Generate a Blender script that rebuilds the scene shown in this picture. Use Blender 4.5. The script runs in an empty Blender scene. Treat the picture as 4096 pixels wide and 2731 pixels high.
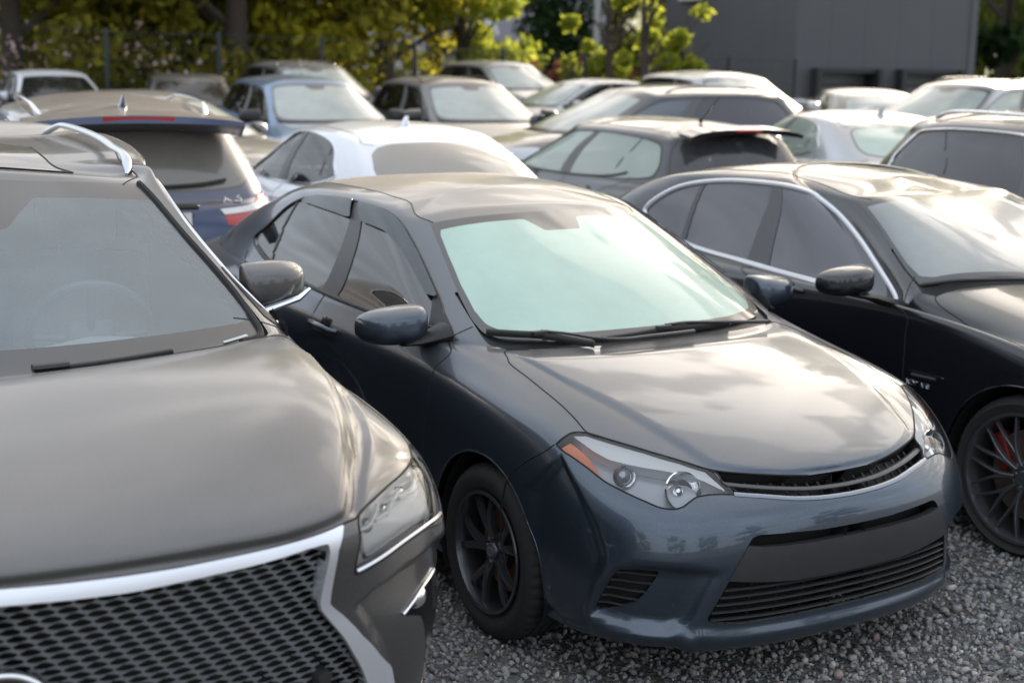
import bpy, bmesh, math, random
import numpy as np
from mathutils import Vector, Matrix, Euler
PI = math.pi
COL = bpy.context.scene.collection
RND = random.Random(7)

# ------------------------------------------------------------------ scene-object helpers
def link(o, parent=None):
    COL.objects.link(o)
    if parent is not None: o.parent = parent
    return o
def empty(name, label, cat, loc=(0, 0, 0), rz=0.0, group=None):
    o = bpy.data.objects.new(name, None); o.empty_display_size = .2
    o.location = loc; o.rotation_euler = (0, 0, rz); COL.objects.link(o)
    o['label'] = label; o['category'] = cat
    if group: o['group'] = group
    return o
def tag(o, label, cat, group=None):
    o['label'] = label; o['category'] = cat
    if group: o['group'] = group
    return o
def mk(name, verts, faces, mat, parent=None, smooth=True, solid=0.0, label=None):
    me = bpy.data.meshes.new(name)
    me.from_pydata([tuple(map(float, v)) for v in verts], [], [tuple(int(i) for i in f) for f in faces])
    me.update()
    if smooth: me.polygons.foreach_set('use_smooth', [True] * len(me.polygons))
    if mat is not None: me.materials.append(mat)
    o = bpy.data.objects.new(name, me); link(o, parent)
    if solid:
        m = o.modifiers.new('thickness', 'SOLIDIFY'); m.thickness = abs(solid); m.offset = -1 if solid > 0 else 1
        m.use_even_offset = False
    if label: o['label'] = label
    return o
class MB:
    """collects shapes, builds one mesh"""
    def __init__(s): s.v = []; s.f = []
    def add(s, V, F):
        k = len(s.v); s.v += [tuple(p) for p in V]; s.f += [tuple(i + k for i in f) for f in F]; return s
    def box(s, c, d, rz=0, rx=0, ry=0, bev=0.0):
        M = Matrix.Translation(c) @ Euler((rx, ry, rz)).to_matrix().to_4x4()
        x, y, z = d[0] / 2, d[1] / 2, d[2] / 2
        if bev <= 0:
            V = [M @ Vector((a * x, b * y, e * z)) for a in (-1, 1) for b in (-1, 1) for e in (-1, 1)]
            return s.add(V, [(0, 1, 3, 2), (4, 6, 7, 5), (0, 4, 5, 1), (2, 3, 7, 6), (0, 2, 6, 4), (1, 5, 7, 3)])
        bm = bmesh.new(); bmesh.ops.create_cube(bm, size=1)
        for v in bm.verts: v.co = Vector((v.co.x * 2 * x, v.co.y * 2 * y, v.co.z * 2 * z))
        bmesh.ops.bevel(bm, geom=list(bm.edges), offset=bev, segments=3, profile=.5, affect='EDGES')
        return s.bm(bm, M)
    def bm(s, bm, M=None):
        bm.verts.index_update()
        V = [(M @ v.co) if M else v.co.copy() for v in bm.verts]; F = [[v.index for v in f.verts] for f in bm.faces]
        bm.free(); return s.add(V, F)
    def tube(s, pts, r, n=8, closed=False, flat=None):
        P = np.array(pts, float); m = len(P)
        R = np.full(m, r) if np.isscalar(r) else np.array(r, float)
        T = np.gradient(P, axis=0)
        if closed: T = np.roll(P, -1, 0) - np.roll(P, 1, 0)
        T /= np.linalg.norm(T, axis=1)[:, None] + 1e-12
        up = np.array([0, 0, 1.]) if abs(T[0][2]) < .9 else np.array([1., 0, 0])
        V = []
        for i in range(m):
            a = np.cross(T[i], up); a /= np.linalg.norm(a) + 1e-12; b = np.cross(a, T[i]); up = b
            for k in range(n):
                t = 2 * PI * k / n
                V.append(P[i] + R[i] * (math.cos(t) * a + math.sin(t) * b * (flat or 1)))
        F = []
        for i in range(m if closed else m - 1):
            for k in range(n):
                j = (i + 1) % m
                F.append((i * n + k, i * n + (k + 1) % n, j * n + (k + 1) % n, j * n + k))
        if not closed: F += [tuple(range(n))[::-1], tuple((m - 1) * n + k for k in range(n))]
        return s.add(V, F)
    def lathe(s, prof, n=48, axis='y', c=(0, 0, 0), close=False):
        """prof: list of (r, h) ; axis y: h along y"""
        V = []; F = []; m = len(prof)
        for k in range(n):
            t = 2 * PI * k / n
            for r, h in prof:
                if axis == 'y': V.append((c[0] + r * math.cos(t), c[1] + h, c[2] + r * math.sin(t)))
                else: V.append((c[0] + r * math.cos(t), c[1] + r * math.sin(t), c[2] + h))
        for k in range(n):
            j = (k + 1) % n
            for i in range(m - 1 if not close else m):
                i2 = (i + 1) % m
                F.append((k * m + i, k * m + i2, j * m + i2, j * m + i))
        return s.add(V, F)
    def loft(s, rings, caps=True, closed=True):
        n = len(rings[0]); V = [p for r in rings for p in r]; F = []
        for i in range(len(rings) - 1):
            for k in range(n if closed else n - 1):
                F.append((i * n + k, i * n + (k + 1) % n, (i + 1) * n + (k + 1) % n, (i + 1) * n + k))
        if caps: F += [tuple(range(n))[::-1], tuple((len(rings) - 1) * n + k for k in range(n))]
        return s.add(V, F)
    def prism(s, poly, d, M=None):
        """poly: 2-D outline in local xz, extruded d along local +y"""
        M = M or Matrix.Identity(4); n = len(poly)
        V = [M @ Vector((p[0], 0, p[1])) for p in poly] + [M @ Vector((p[0], d, p[1])) for p in poly]
        F = [tuple(range(n)), tuple(range(2 * n - 1, n - 1, -1))] + [(i, i + n, (i + 1) % n + n, (i + 1) % n) for i in range(n)]
        return s.add(V, F)
    def build(s, name, mat, parent=None, smooth=True, label=None, bevel=0, fixn=True, sub=0):
        o = mk(name, s.v, s.f, mat, parent, smooth, label=label)
        if fixn:
            b = bmesh.new(); b.from_mesh(o.data); bmesh.ops.recalc_face_normals(b, faces=b.faces); b.to_mesh(o.data); b.free()
        if bevel:
            m = o.modifiers.new('bevel', 'BEVEL'); m.width = bevel; m.segments = 3; m.limit_method = 'ANGLE'; m.angle_limit = .6
        if sub:
            m = o.modifiers.new('sub', 'SUBSURF'); m.levels = sub; m.render_levels = sub
        if smooth and not sub:
            try:
                o.data.set_sharp_from_angle(angle=math.radians(42))
            except Exception: pass
        return o

# ------------------------------------------------------------------ ring surface (half body, y >= 0)
MIR = np.array([1., -1., 1.])
def _basis(t):
    return np.stack([(1 - t) ** 3, 3 * t ** 3 - 6 * t ** 2 + 4, -3 * t ** 3 + 3 * t ** 2 + 3 * t + 1, t ** 3], -1) / 6
class Surf:
    def __init__(s, P, comp=2):
        D = np.array(P, float); s.nv, s.nu = D.shape[:2]
        C = D.copy()
        for _ in range(comp):
            s.setc(C); uu, vv = np.meshgrid(np.arange(s.nu), np.arange(s.nv))
            C = C + (D - s.ev(uu.ravel().astype(float), vv.ravel().astype(float)).reshape(D.shape))
        s.setc(C)
    def setc(s, C):
        s.C = C
        E = np.concatenate([(C[:, 1:2] * MIR), C, (C[:, -2:-1] * MIR)], 1)
        E = np.concatenate([2 * E[0:1] - E[1:2], E, E[-2:-1] * MIR], 0)
        s.E = E
    dis = ()
    def ev(s, u, v):
        p = s.ev0(u, v)
        for poly, depth, soft in s.dis:
            q = np.stack([np.ravel(u), np.ravel(v)], 1).astype(float); P = np.asarray(poly, float)
            m = ((q > P.min(0)) & (q < P.max(0))).all(1)
            if not m.any(): continue
            t = np.clip(-sdf(P, q[m]) / soft, 0, 1); t = t * t * (3 - 2 * t)
            n = s.nrm(q[m, 0], q[m, 1], True)
            sh = p.shape; p = p.reshape(-1, 3).copy(); p[m] -= (depth * t)[:, None] * n; p = p.reshape(sh)
        return p
    def ev0(s, u, v):
        u = np.clip(np.asarray(u, float), 0, s.nu - 1 - 1e-9); v = np.clip(np.asarray(v, float), 0, s.nv - 1 - 1e-9)
        i = np.floor(u).astype(int); j = np.floor(v).astype(int)
        bu = _basis(u - i); bv = _basis(v - j)
        out = np.zeros(u.shape + (3,))
        for a in range(4):
            for b in range(4):
                out += (bv[..., a] * bu[..., b])[..., None] * s.E[j + a, i + b]
        return out
    def nrm(s, u, v, base=False):
        e = 1e-3; ev = s.ev0 if base else s.ev
        du = ev(np.clip(u + e, 0, s.nu - 1), v) - ev(np.clip(u - e, 0, s.nu - 1), v)
        dv = ev(u, np.clip(v + e, 0, s.nv - 1)) - ev(u, np.clip(v - e, 0, s.nv - 1))
        n = np.cross(dv, du); n /= np.linalg.norm(n, axis=-1)[..., None] + 1e-12
        # outward: for y>=0 half going front->rear (u) and up (v)
        return n * s.sgn if hasattr(s, 'sgn') else n
    def orient(s):
        s.sgn = 1.0
        p = np.array([[float(s.nu // 2), 4.]]); n = s.nrm(p[:, 0], p[:, 1])[0]
        s.sgn = 1.0 if n[1] > 0 else -1.0
        return s

class Mesh:
    """a piece of a Surf: uv per vertex + faces"""
    def __init__(s, surf, uv, F): s.S = surf; s.uv = uv; s.F = F
    def copy(s): return Mesh(s.S, s.uv.copy(), list(s.F))
    def P(s): return s.S.ev(s.uv[:, 0], s.uv[:, 1])
def grid(surf, us, vs):
    nu, nv = len(us), len(vs)
    uu, vv = np.meshgrid(us, vs); uv = np.stack([uu.ravel(), vv.ravel()], 1)
    F = []
    for j in range(nv - 1):
        for i in range(nu - 1):
            a = j * nu + i; F.append((a, a + 1, a + nu + 1, a + nu))
    return Mesh(surf, uv, F)
def sdf(poly, q):
    """signed distance (negative inside) of points q to closed polygon"""
    A = np.asarray(poly, float); B = np.roll(A, -1, 0); out = np.empty(len(q))
    for k in range(0, len(q), 20000):
        p = q[k:k + 20000]
        d = p[:, None] - A[None]; e = (B - A)[None]
        t = np.clip((d * e).sum(-1) / ((e * e).sum(-1) + 1e-15), 0, 1)
        w = d - e * t[..., None]; dist = np.sqrt((w * w).sum(-1).min(1))
        c1 = (A[None, :, 1] <= p[:, None, 1]); c2 = (B[None, :, 1] > p[:, None, 1])
        cr = (B - A)[None, :, 0] * (p[:, None, 1] - A[None, :, 1]) - (p[:, None, 0] - A[None, :, 0]) * (B - A)[None, :, 1]
        up = c1 & c2 & (cr > 0); dn = (~c1) & (~c2) & (cr < 0)
        wn = up.sum(1) - dn.sum(1)
        out[k:k + 20000] = np.where(wn != 0, -dist, dist)
    return out
def split(m, f):
    """cut at f = 0 -> (inside f<0, outside f>=0)"""
    f = np.where(np.abs(f) < 1e-7, 1e-7, f)
    uv = list(map(tuple, m.uv)); neg = f < 0; new = {}; Fi = []; Fo = []
    for F in m.F:
        s = [neg[i] for i in F]
        if all(s): Fi.append(F); continue
        if not any(s): Fo.append(F); continue
        a = []; b = []; n = len(F)
        for k in range(n):
            i, j = F[k], F[(k + 1) % n]
            (a if neg[i] else b).append(i)
            if neg[i] != neg[j]:
                key = (min(i, j), max(i, j))
                if key not in new:
                    p, q = key; t = f[p] / (f[p] - f[q])
                    uv.append((uv[p][0] + t * (uv[q][0] - uv[p][0]), uv[p][1] + t * (uv[q][1] - uv[p][1]))); new[key] = len(uv) - 1
                a.append(new[key]); b.append(new[key])
        if len(a) > 2: Fi.append(tuple(a))
        if len(b) > 2: Fo.append(tuple(b))
    uv = np.array(uv)
    return compact(Mesh(m.S, uv, Fi)), compact(Mesh(m.S, uv, Fo))
def compact(m):
    if not m.F: return Mesh(m.S, np.zeros((0, 2)), [])
    used = sorted({i for F in m.F for i in F}); mp = {o: n for n, o in enumerate(used)}
    return Mesh(m.S, m.uv[used], [tuple(mp[i] for i in F) for F in m.F])
def cut_uv(m, poly):
    """split by polygon in uv; only touches the bounding box"""
    q = m.uv; P = np.asarray(poly, float); lo = P.min(0) - .2; hi = P.max(0) + .2
    near = ((q > lo) & (q < hi)).all(1); f = np.full(len(q), 1.0)
    if near.any(): f[near] = sdf(P, q[near])
    return split(m, f)
def cut_fn(m, fn):
    p = m.P(); return split(m, fn(p))
def smooth_poly(pts, n=8, closed=True, sharp=()):
    """Catmull-Rom through pts; indices in sharp stay corners"""
    P = [np.array(p, float) for p in pts]; N = len(P); out = []
    rng = range(N if closed else N - 1)
    for i in rng:
        p1, p2 = P[i], P[(i + 1) % N]
        p0 = P[(i - 1) % N] if (closed or i > 0) else p1
        p3 = P[(i + 2) % N] if (closed or i < N - 2) else p2
        if i in sharp: p0 = 2 * p1 - p2
        if (i + 1) % N in sharp: p3 = 2 * p2 - p1
        L = np.linalg.norm(p2 - p1)
        def tan(a, b, c):
            la, lc = np.linalg.norm(b - a) + 1e-9, np.linalg.norm(c - b) + 1e-9
            return ((b - a) / la * lc + (c - b) / lc * la) / (la + lc)
        m1 = tan(p0, p1, p2) * L; m2 = tan(p1, p2, p3) * L
        for k in range(n):
            t = k / n
            out.append((2*t**3-3*t**2+1)*p1 + (t**3-2*t**2+t)*m1 + (-2*t**3+3*t**2)*p2 + (t**3-t**2)*m2)
    if not closed: out.append(P[-1])
    return np.array(out)
def emit(m, name, mat, parent, side=1, both=False, off=0.0, solid=0.0, label=None, jit=None):
    """mesh object from a surface piece; side +1 = car's left (y>0), -1 mirrored; both = one mesh over the centre line.
    solid = depth of the folded edge all round, so that panels show their thickness"""
    if not m.F: return None
    n = m.S.nrm(m.uv[:, 0], m.uv[:, 1]); p = m.P() + off * n
    F = m.F; f0 = F[len(F) // 2]
    n0 = np.cross(p[f0[1]] - p[f0[0]], p[f0[2]] - p[f0[1]])
    if n0 @ n[f0[0]] < 0: F = [f[::-1] for f in F]
    if both:
        c = np.abs(p[:, 1]) < 1e-5; k = len(p); idx = np.where(c, np.arange(k), np.arange(k) + k)
        p[c, 1] = 0
        V = np.concatenate([p, p * MIR]); NN = np.concatenate([n, n * MIR]); F2 = [tuple(int(idx[i]) for i in f)[::-1] for f in F]
        FF = list(F) + F2
    elif side < 0: V = p * MIR; NN = n * MIR; FF = [f[::-1] for f in F]
    else: V = p; NN = n; FF = list(F)
    used = sorted({i for f in FF for i in f}); mp = {o: q for q, o in enumerate(used)}
    V = V[used]; NN = NN[used]; FF = [tuple(mp[i] for i in f) for f in FF]
    if solid:
        ed = {}
        for f in FF:
            for i in range(len(f)):
                e = (f[i], f[(i + 1) % len(f)]); ed[e] = 1
        rim = [e for e in ed if (e[1], e[0]) not in ed]
        rv = sorted({i for e in rim for i in e}); mp = {o: q for q, o in enumerate(rv)}; k = len(V); r = len(rv)
        V = np.concatenate([V, V[rv], V[rv] - solid * NN[rv]])
        FF = FF + [(k + mp[b_], k + mp[a_], k + r + mp[a_], k + r + mp[b_]) for a_, b_ in rim]
    return mk(name, V, FF, mat, parent, label=label)
def walls(surf, poly, d0, d1, side=1):
    """side walls of a recess along closed uv outline between offsets d0 and d1"""
    P = np.asarray(poly, float); a = surf.ev(P[:, 0], P[:, 1]); n = surf.nrm(P[:, 0], P[:, 1]); m = len(P)
    V = np.concatenate([a + d0 * n, a + d1 * n]); 
    if side < 0: V = V * MIR
    return V, [(i, (i + 1) % m, (i + 1) % m + m, i + m) for i in range(m)]
def seam(mb, surf, uv, r=.0028, off=-.0012, closed=False, side=1, n=6, flat=None):
    P = np.asarray(uv, float); p = surf.ev(P[:, 0], P[:, 1]) + off * surf.nrm(P[:, 0], P[:, 1])
    if side < 0: p = p * MIR
    keep = [0]
    for i in range(1, len(p)):
        if np.linalg.norm(p[i] - p[keep[-1]]) > .004: keep.append(i)
    if len(keep) > 2: mb.tube(p[keep], r, n, closed, flat)
def uvline(pts, n=10, smooth=True, closed=False, sharp=()):
    if smooth: return smooth_poly(pts, n, closed, sharp)
    P = [np.array(p, float) for p in pts]; out = []
    N = len(P)
    for i in range(N if closed else N - 1):
        for k in range(n): out.append(P[i] + (P[(i + 1) % N] - P[i]) * k / n)
    if not closed: out.append(P[-1])
    return np.array(out)
def edge_loops_uv(poly_xyz, surf, us, vs): pass

# ------------------------------------------------------------------ body tables
# 18 stations per row: 0-3 front centre..front corner, 4 outer corner, 5-7 front arch (front, centre, rear),
# 8-10 doors, 11-13 rear arch, 14 rear corner, 15-17 rear face.  Rows run from the sill up to the roof centre line.
def T(rows):
    P = np.array([[r[0], r[1], r[2]] for r in rows], float)     # nv,3,18
    return np.transpose(P, (0, 2, 1)).copy()
def compact_sedan():
    R = []
    def row(x, y, z): R.append((x, y, z))
    row([.80,.785,.73,.63,.50,.36,0,-.40,-.95,-1.45,-2.05,-2.40,-2.75,-3.10,-3.36,-3.50,-3.56,-3.57],
        [0,.28,.52,.67,.755,.79,.80,.80,.80,.80,.80,.80,.80,.79,.73,.58,.30,0],
        [.185,.185,.185,.185,.185,.185,.185,.18,.18,.18,.18,.19,.20,.22,.24,.25,.25,.25])
    row([.885,.87,.80,.69,.54,.37,0,-.40,-.95,-1.45,-2.05,-2.40,-2.75,-3.10,-3.40,-3.56,-3.63,-3.64],
        [0,.29,.55,.71,.80,.835,.845,.84,.84,.84,.84,.84,.845,.84,.77,.60,.31,0],
        [.20,.20,.20,.205,.21,.22,.22,.22,.22,.22,.22,.23,.24,.27,.28,.29,.29,.29])
    row([.905,.89,.825,.70,.545,.37,0,-.40,-.95,-1.45,-2.05,-2.40,-2.75,-3.10,-3.41,-3.58,-3.65,-3.66],
        [0,.29,.565,.74,.83,.865,.872,.862,.862,.862,.865,.87,.878,.865,.79,.61,.31,0],
        [.32,.32,.32,.32,.33,.34,.34,.34,.34,.34,.34,.35,.36,.38,.40,.40,.40,.40])
    row([.93,.915,.845,.71,.55,.37,0,-.40,-.95,-1.45,-2.05,-2.40,-2.75,-3.10,-3.42,-3.59,-3.66,-3.67],
        [0,.29,.57,.745,.835,.870,.880,.868,.866,.866,.870,.88,.886,.875,.80,.62,.32,0],
        [.46,.46,.46,.46,.47,.48,.48,.47,.47,.47,.47,.48,.50,.52,.54,.54,.54,.54])
    row([.925,.908,.825,.69,.54,.365,0,-.40,-.95,-1.45,-2.05,-2.40,-2.75,-3.10,-3.40,-3.57,-3.64,-3.65],
        [0,.29,.565,.735,.83,.866,.880,.870,.868,.868,.874,.884,.888,.875,.80,.62,.32,0],
        [.585,.585,.585,.59,.60,.61,.62,.62,.61,.61,.62,.63,.64,.66,.67,.67,.67,.67])
    row([.89,.87,.785,.645,.50,.345,0,-.40,-.95,-1.45,-2.05,-2.40,-2.75,-3.10,-3.38,-3.54,-3.61,-3.62],
        [0,.285,.555,.72,.815,.852,.872,.868,.868,.868,.874,.880,.880,.862,.79,.62,.32,0],
        [.665,.665,.665,.68,.70,.72,.75,.75,.74,.75,.76,.77,.78,.80,.81,.81,.81,.81])
    row([.825,.805,.725,.585,.445,.30,-.03,-.42,-.95,-1.45,-2.05,-2.40,-2.75,-3.10,-3.36,-3.53,-3.60,-3.61],
        [0,.28,.54,.695,.785,.825,.850,.856,.858,.860,.862,.860,.855,.835,.77,.61,.32,0],
        [.725,.725,.73,.755,.785,.815,.855,.865,.868,.88,.89,.90,.91,.925,.935,.945,.95,.95])
    row([.73,.71,.635,.495,.355,.21,-.09,-.44,-.96,-1.45,-2.05,-2.40,-2.74,-3.06,-3.30,-3.46,-3.53,-3.54],
        [0,.27,.51,.65,.73,.775,.805,.835,.842,.844,.844,.838,.825,.80,.735,.59,.31,0],
        [.775,.775,.785,.815,.84,.865,.90,.915,.915,.925,.935,.945,.955,.965,.975,.985,.99,.99])
    row([.40,.39,.34,.25,.13,-.01,-.22,-.50,-.98,-1.46,-2.05,-2.41,-2.73,-3.02,-3.22,-3.36,-3.42,-3.43],
        [0,.27,.49,.615,.685,.73,.77,.812,.822,.824,.822,.812,.79,.755,.69,.55,.29,0],
        [.885,.883,.885,.895,.905,.92,.94,.955,.955,.962,.972,.985,.995,1.005,1.01,1.018,1.02,1.02])
    row([-.10,-.11,-.17,-.25,-.31,-.38,-.46,-.60,-1.00,-1.47,-2.05,-2.41,-2.72,-3.0,-3.15,-3.25,-3.30,-3.31],
        [0,.28,.52,.66,.715,.752,.782,.803,.808,.810,.802,.79,.765,.722,.65,.51,.27,0],
        [.98,.98,.978,.975,.975,.975,.98,.985,.985,.99,1.0,1.01,1.02,1.03,1.035,1.042,1.045,1.045])
    row([-.165,-.18,-.24,-.335,-.41,-.48,-.57,-.70,-1.04,-1.48,-2.05,-2.42,-2.72,-2.98,-3.10,-3.17,-3.21,-3.22],
        [0,.28,.53,.688,.742,.77,.785,.793,.797,.797,.787,.772,.747,.70,.625,.485,.255,0],
        [.99,.99,.99,.992,1.0,1.005,1.01,1.01,1.01,1.015,1.025,1.035,1.045,1.055,1.06,1.065,1.068,1.068])
    row([-.42,-.435,-.49,-.575,-.65,-.71,-.80,-.92,-1.20,-1.56,-2.05,-2.38,-2.63,-2.83,-2.93,-2.99,-3.03,-3.04],
        [0,.275,.50,.642,.692,.718,.733,.742,.748,.748,.738,.722,.70,.66,.595,.465,.245,0],
        [1.125,1.122,1.115,1.108,1.115,1.12,1.125,1.128,1.13,1.135,1.14,1.145,1.15,1.15,1.152,1.16,1.165,1.167])
    row([-.70,-.715,-.76,-.82,-.89,-.95,-1.03,-1.14,-1.36,-1.64,-2.05,-2.33,-2.53,-2.67,-2.74,-2.79,-2.83,-2.84],
        [0,.265,.47,.592,.634,.655,.668,.676,.682,.684,.675,.66,.642,.61,.56,.44,.23,0],
        [1.255,1.25,1.24,1.227,1.232,1.24,1.248,1.252,1.257,1.262,1.262,1.258,1.25,1.245,1.243,1.255,1.262,1.265])
    row([-1.0,-1.01,-1.035,-1.065,-1.12,-1.18,-1.26,-1.37,-1.52,-1.72,-2.05,-2.27,-2.40,-2.48,-2.52,-2.56,-2.59,-2.60],
        [0,.25,.44,.543,.577,.592,.603,.610,.616,.618,.610,.596,.580,.556,.52,.41,.21,0],
        [1.375,1.37,1.355,1.335,1.338,1.347,1.356,1.362,1.368,1.37,1.366,1.352,1.337,1.328,1.322,1.337,1.348,1.352])
    row([-1.10,-1.11,-1.135,-1.165,-1.21,-1.27,-1.34,-1.44,-1.56,-1.75,-2.05,-2.22,-2.32,-2.39,-2.42,-2.45,-2.48,-2.49],
        [0,.235,.41,.50,.522,.533,.54,.545,.55,.552,.545,.532,.518,.50,.47,.375,.195,0],
        [1.408,1.402,1.388,1.372,1.378,1.389,1.398,1.405,1.411,1.413,1.408,1.394,1.38,1.368,1.36,1.372,1.38,1.383])
    row([-1.27,-1.28,-1.29,-1.31,-1.34,-1.38,-1.43,-1.50,-1.60,-1.77,-2.02,-2.14,-2.21,-2.25,-2.27,-2.28,-2.29,-2.30],
        [0,.14,.24,.29,.30,.31,.315,.315,.32,.32,.315,.31,.30,.29,.27,.21,.11,0],
        [1.438,1.437,1.433,1.43,1.434,1.438,1.442,1.446,1.450,1.450,1.444,1.434,1.426,1.42,1.416,1.418,1.42,1.42])
    row([-1.35,-1.352,-1.356,-1.362,-1.38,-1.42,-1.46,-1.52,-1.62,-1.78,-2.0,-2.10,-2.15,-2.18,-2.19,-2.195,-2.198,-2.2],
        [0]*18,
        [1.448,1.448,1.448,1.449,1.45,1.452,1.454,1.456,1.458,1.457,1.449,1.44,1.435,1.432,1.43,1.43,1.43,1.43])
    return T(R)
def morph(base, rows, wb=2.70, arch=.36):
    """rows: per row (xf, xr, zf, zs, zr, ys): centre-front x, centre-rear x, heights at front/side/rear, side half width"""
    P = base.copy(); nv = P.shape[0]
    for v in range(nv):
        xf, xr, zf, zs, zr, ys = rows[v]
        x = base[v, :, 0]; b0, b1 = x[0], x[-1]
        if v < 8:
            xa = [b1, -3.10, -2.75, -.40, .37, b0]; xb = [xr, -wb - .36, -wb, -.40, .37, xf]
            P[v, :, 0] = np.interp(x, xa, xb)
        elif v < 10:
            lin = xf + (x - b0) * (xr - xf) / (b1 - b0)
            P[v, :, 0] = lin
        else:
            P[v, :, 0] = xf + (x - b0) * (xr - xf) / (b1 - b0)
        if ys: P[v, :, 1] *= ys / base[v, 9, 1]
        w = np.array([0,0,0,.25,.5,.75,1,1,1,1,1,1,1,.75,.4,.1,0,0]); fr = np.arange(18) < 9
        zend = np.where(fr, zf - base[v, 0, 2], zr - base[v, 17, 2])
        P[v, :, 2] = base[v, :, 2] + w * (zs - base[v, 9, 2]) + (1 - w) * zend
    return P
SUVROWS = [(.86,-3.70,.22,.24,.30,.87),(.93,-3.80,.28,.29,.36,.90),(.97,-3.85,.42,.42,.48,.925),(.99,-3.86,.58,.56,.60,.932),
    (.985,-3.84,.70,.70,.74,.932),(.96,-3.81,.82,.86,.88,.93),(.915,-3.78,.925,.99,1.00,.918),(.80,-3.755,.985,1.045,1.06,.90),
    (.42,-3.73,1.065,1.10,1.10,.875),(-.04,-3.70,1.13,1.13,1.13,.862),(-.10,-3.67,1.14,1.16,1.16,.85),
    (-.42,-3.56,1.30,1.29,1.31,.79),(-.75,-3.45,1.45,1.42,1.45,.725),(-1.10,-3.33,1.60,1.54,1.585,.66),
    (-1.20,-3.27,1.64,1.61,1.625,.60),(-1.40,-3.0,1.67,1.66,1.65,.35),(-1.50,-2.9,1.68,1.69,1.66,0)]
def luxury_suv():
    P = morph(compact_sedan(), SUVROWS, wb=2.79)
    def setf(v, xs, ys, zs):
        P[v, :len(xs), 0] = xs; P[v, :len(ys), 1] = ys; P[v, :len(zs), 2] = zs
    setf(1, [.93,.915,.86,.755,.60,.40], [0,.30,.57,.77,.875,.905], [.28]*6)
    setf(2, [.97,.95,.89,.775,.62,.405], [0,.30,.58,.80,.905,.935], [.42]*6)
    setf(3, [.99,.97,.895,.78,.62,.405], [0,.30,.57,.80,.915,.947], [.58]*6)
    setf(4, [.985,.96,.88,.76,.60,.40], [0,.30,.57,.80,.92,.952], [.72]*6)
    setf(5, [.965,.94,.86,.735,.575,.39], [0,.31,.59,.80,.92,.952], [.84,.84,.85,.85,.86,.87])
    setf(6, [.93,.905,.835,.695,.53,.355,0,-.40], [0,.32,.60,.785,.885,.918,.93,.927], [.945,.945,.95,.955,.96,.965,.985,1.0])
    setf(7, [.80,.785,.72,.59,.43,.27,-.06,-.42], [0,.30,.56,.725,.81,.85,.885,.90], [1.0,1.0,1.005,1.01,1.01,1.015,1.035,1.05])
    setf(8, [.42,.41,.37,.29,.17,.04,-.20,-.47], [0,.28,.52,.67,.75,.80,.85,.878], [1.072,1.072,1.08,1.085,1.08,1.08,1.09,1.10])
    setf(9, [-.04,-.05,-.12,-.22,-.29,-.36,-.44,-.58], [0,.28,.54,.71,.775,.82,.852,.868], [1.13,1.13,1.13,1.13,1.13,1.125,1.13,1.14])
    setf(10, [-.10,-.12,-.20,-.33,-.40,-.47,-.57,-.72], [0,.28,.56,.755,.815,.84,.85,.855], [1.14,1.14,1.15,1.165,1.17,1.17,1.17,1.165])
    setf(13, [-1.10,-1.105,-1.125,-1.15,-1.20,-1.26], [0,.27,.48,.60,.635,.65], [1.605,1.602,1.593,1.575,1.57,1.565])
    for v, t in ((11, 1/3), (12, 2/3)):
        P[v, :6] = P[10, :6] * (1 - t) + P[13, :6] * t; P[v, :6, 2] += .012; P[v, :3, 0] += .012
    setf(14, [-1.20,-1.205,-1.225,-1.26,-1.30,-1.36], [0,.25,.44,.545,.57,.585], [1.643,1.639,1.627,1.613,1.612,1.615])
    P[:, :, 2] += np.interp(np.arange(17), [0, 3, 5, 10, 16], [0, .04, .10, .10, .06])[:, None]
    P[:10, :6, 0] += np.interp(P[:10, :6, 0], [-.1, .5], [0, .08])
    P[:, :, 1] *= 1.02
    return P
BMWROWS = [(.78,-3.85,.19,.19,.26,.83),(.86,-3.92,.21,.23,.30,.86),(.88,-3.95,.33,.35,.42,.88),(.89,-3.96,.47,.49,.56,.892),
    (.885,-3.94,.58,.63,.69,.895),(.85,-3.91,.66,.76,.83,.888),(.79,-3.90,.74,.865,.95,.87),(.70,-3.85,.79,.93,1.0,.848),
    (.30,-3.72,.90,.97,1.03,.82),(-.30,-3.50,.985,.99,1.05,.805),(-.36,-3.42,1.0,1.015,1.065,.79),
    (-.62,-3.22,1.135,1.135,1.16,.74),(-.88,-3.02,1.26,1.26,1.26,.68),(-1.15,-2.78,1.375,1.37,1.35,.615),
    (-1.25,-2.65,1.41,1.415,1.385,.55),(-1.42,-2.45,1.44,1.452,1.42,.32),(-1.50,-2.35,1.45,1.46,1.43,0)]
def executive_sedan(): return morph(compact_sedan(), BMWROWS, wb=2.97)
def city_hatch():
    rows = [(x[0], x[1]) + tuple(x[2:]) for x in SUVROWS]
    P = morph(compact_sedan(), rows, wb=2.79)
    # shorter, lower, narrower
    P[:, :, 0] = np.interp(P[:, :, 0], [-4.0, -2.79, -.4, 0, 1.0], [-3.30, -2.40, -.38, 0, .78])
    P[:, :, 1] *= .915; P[:, :, 2] = np.interp(P[:, :, 2], [0, .3, 1.15, 1.70], [0, .24, .98, 1.48]); return P
def family_suv(): return morph(compact_sedan(), SUVROWS, wb=2.79)
def low_suv():
    P = family_suv(); P[:, :, 2] = np.interp(P[:, :, 2], [0, .3, 1.15, 1.70], [0, .27, 1.07, 1.60]); P[:, :, 1] *= .97; return P

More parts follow.
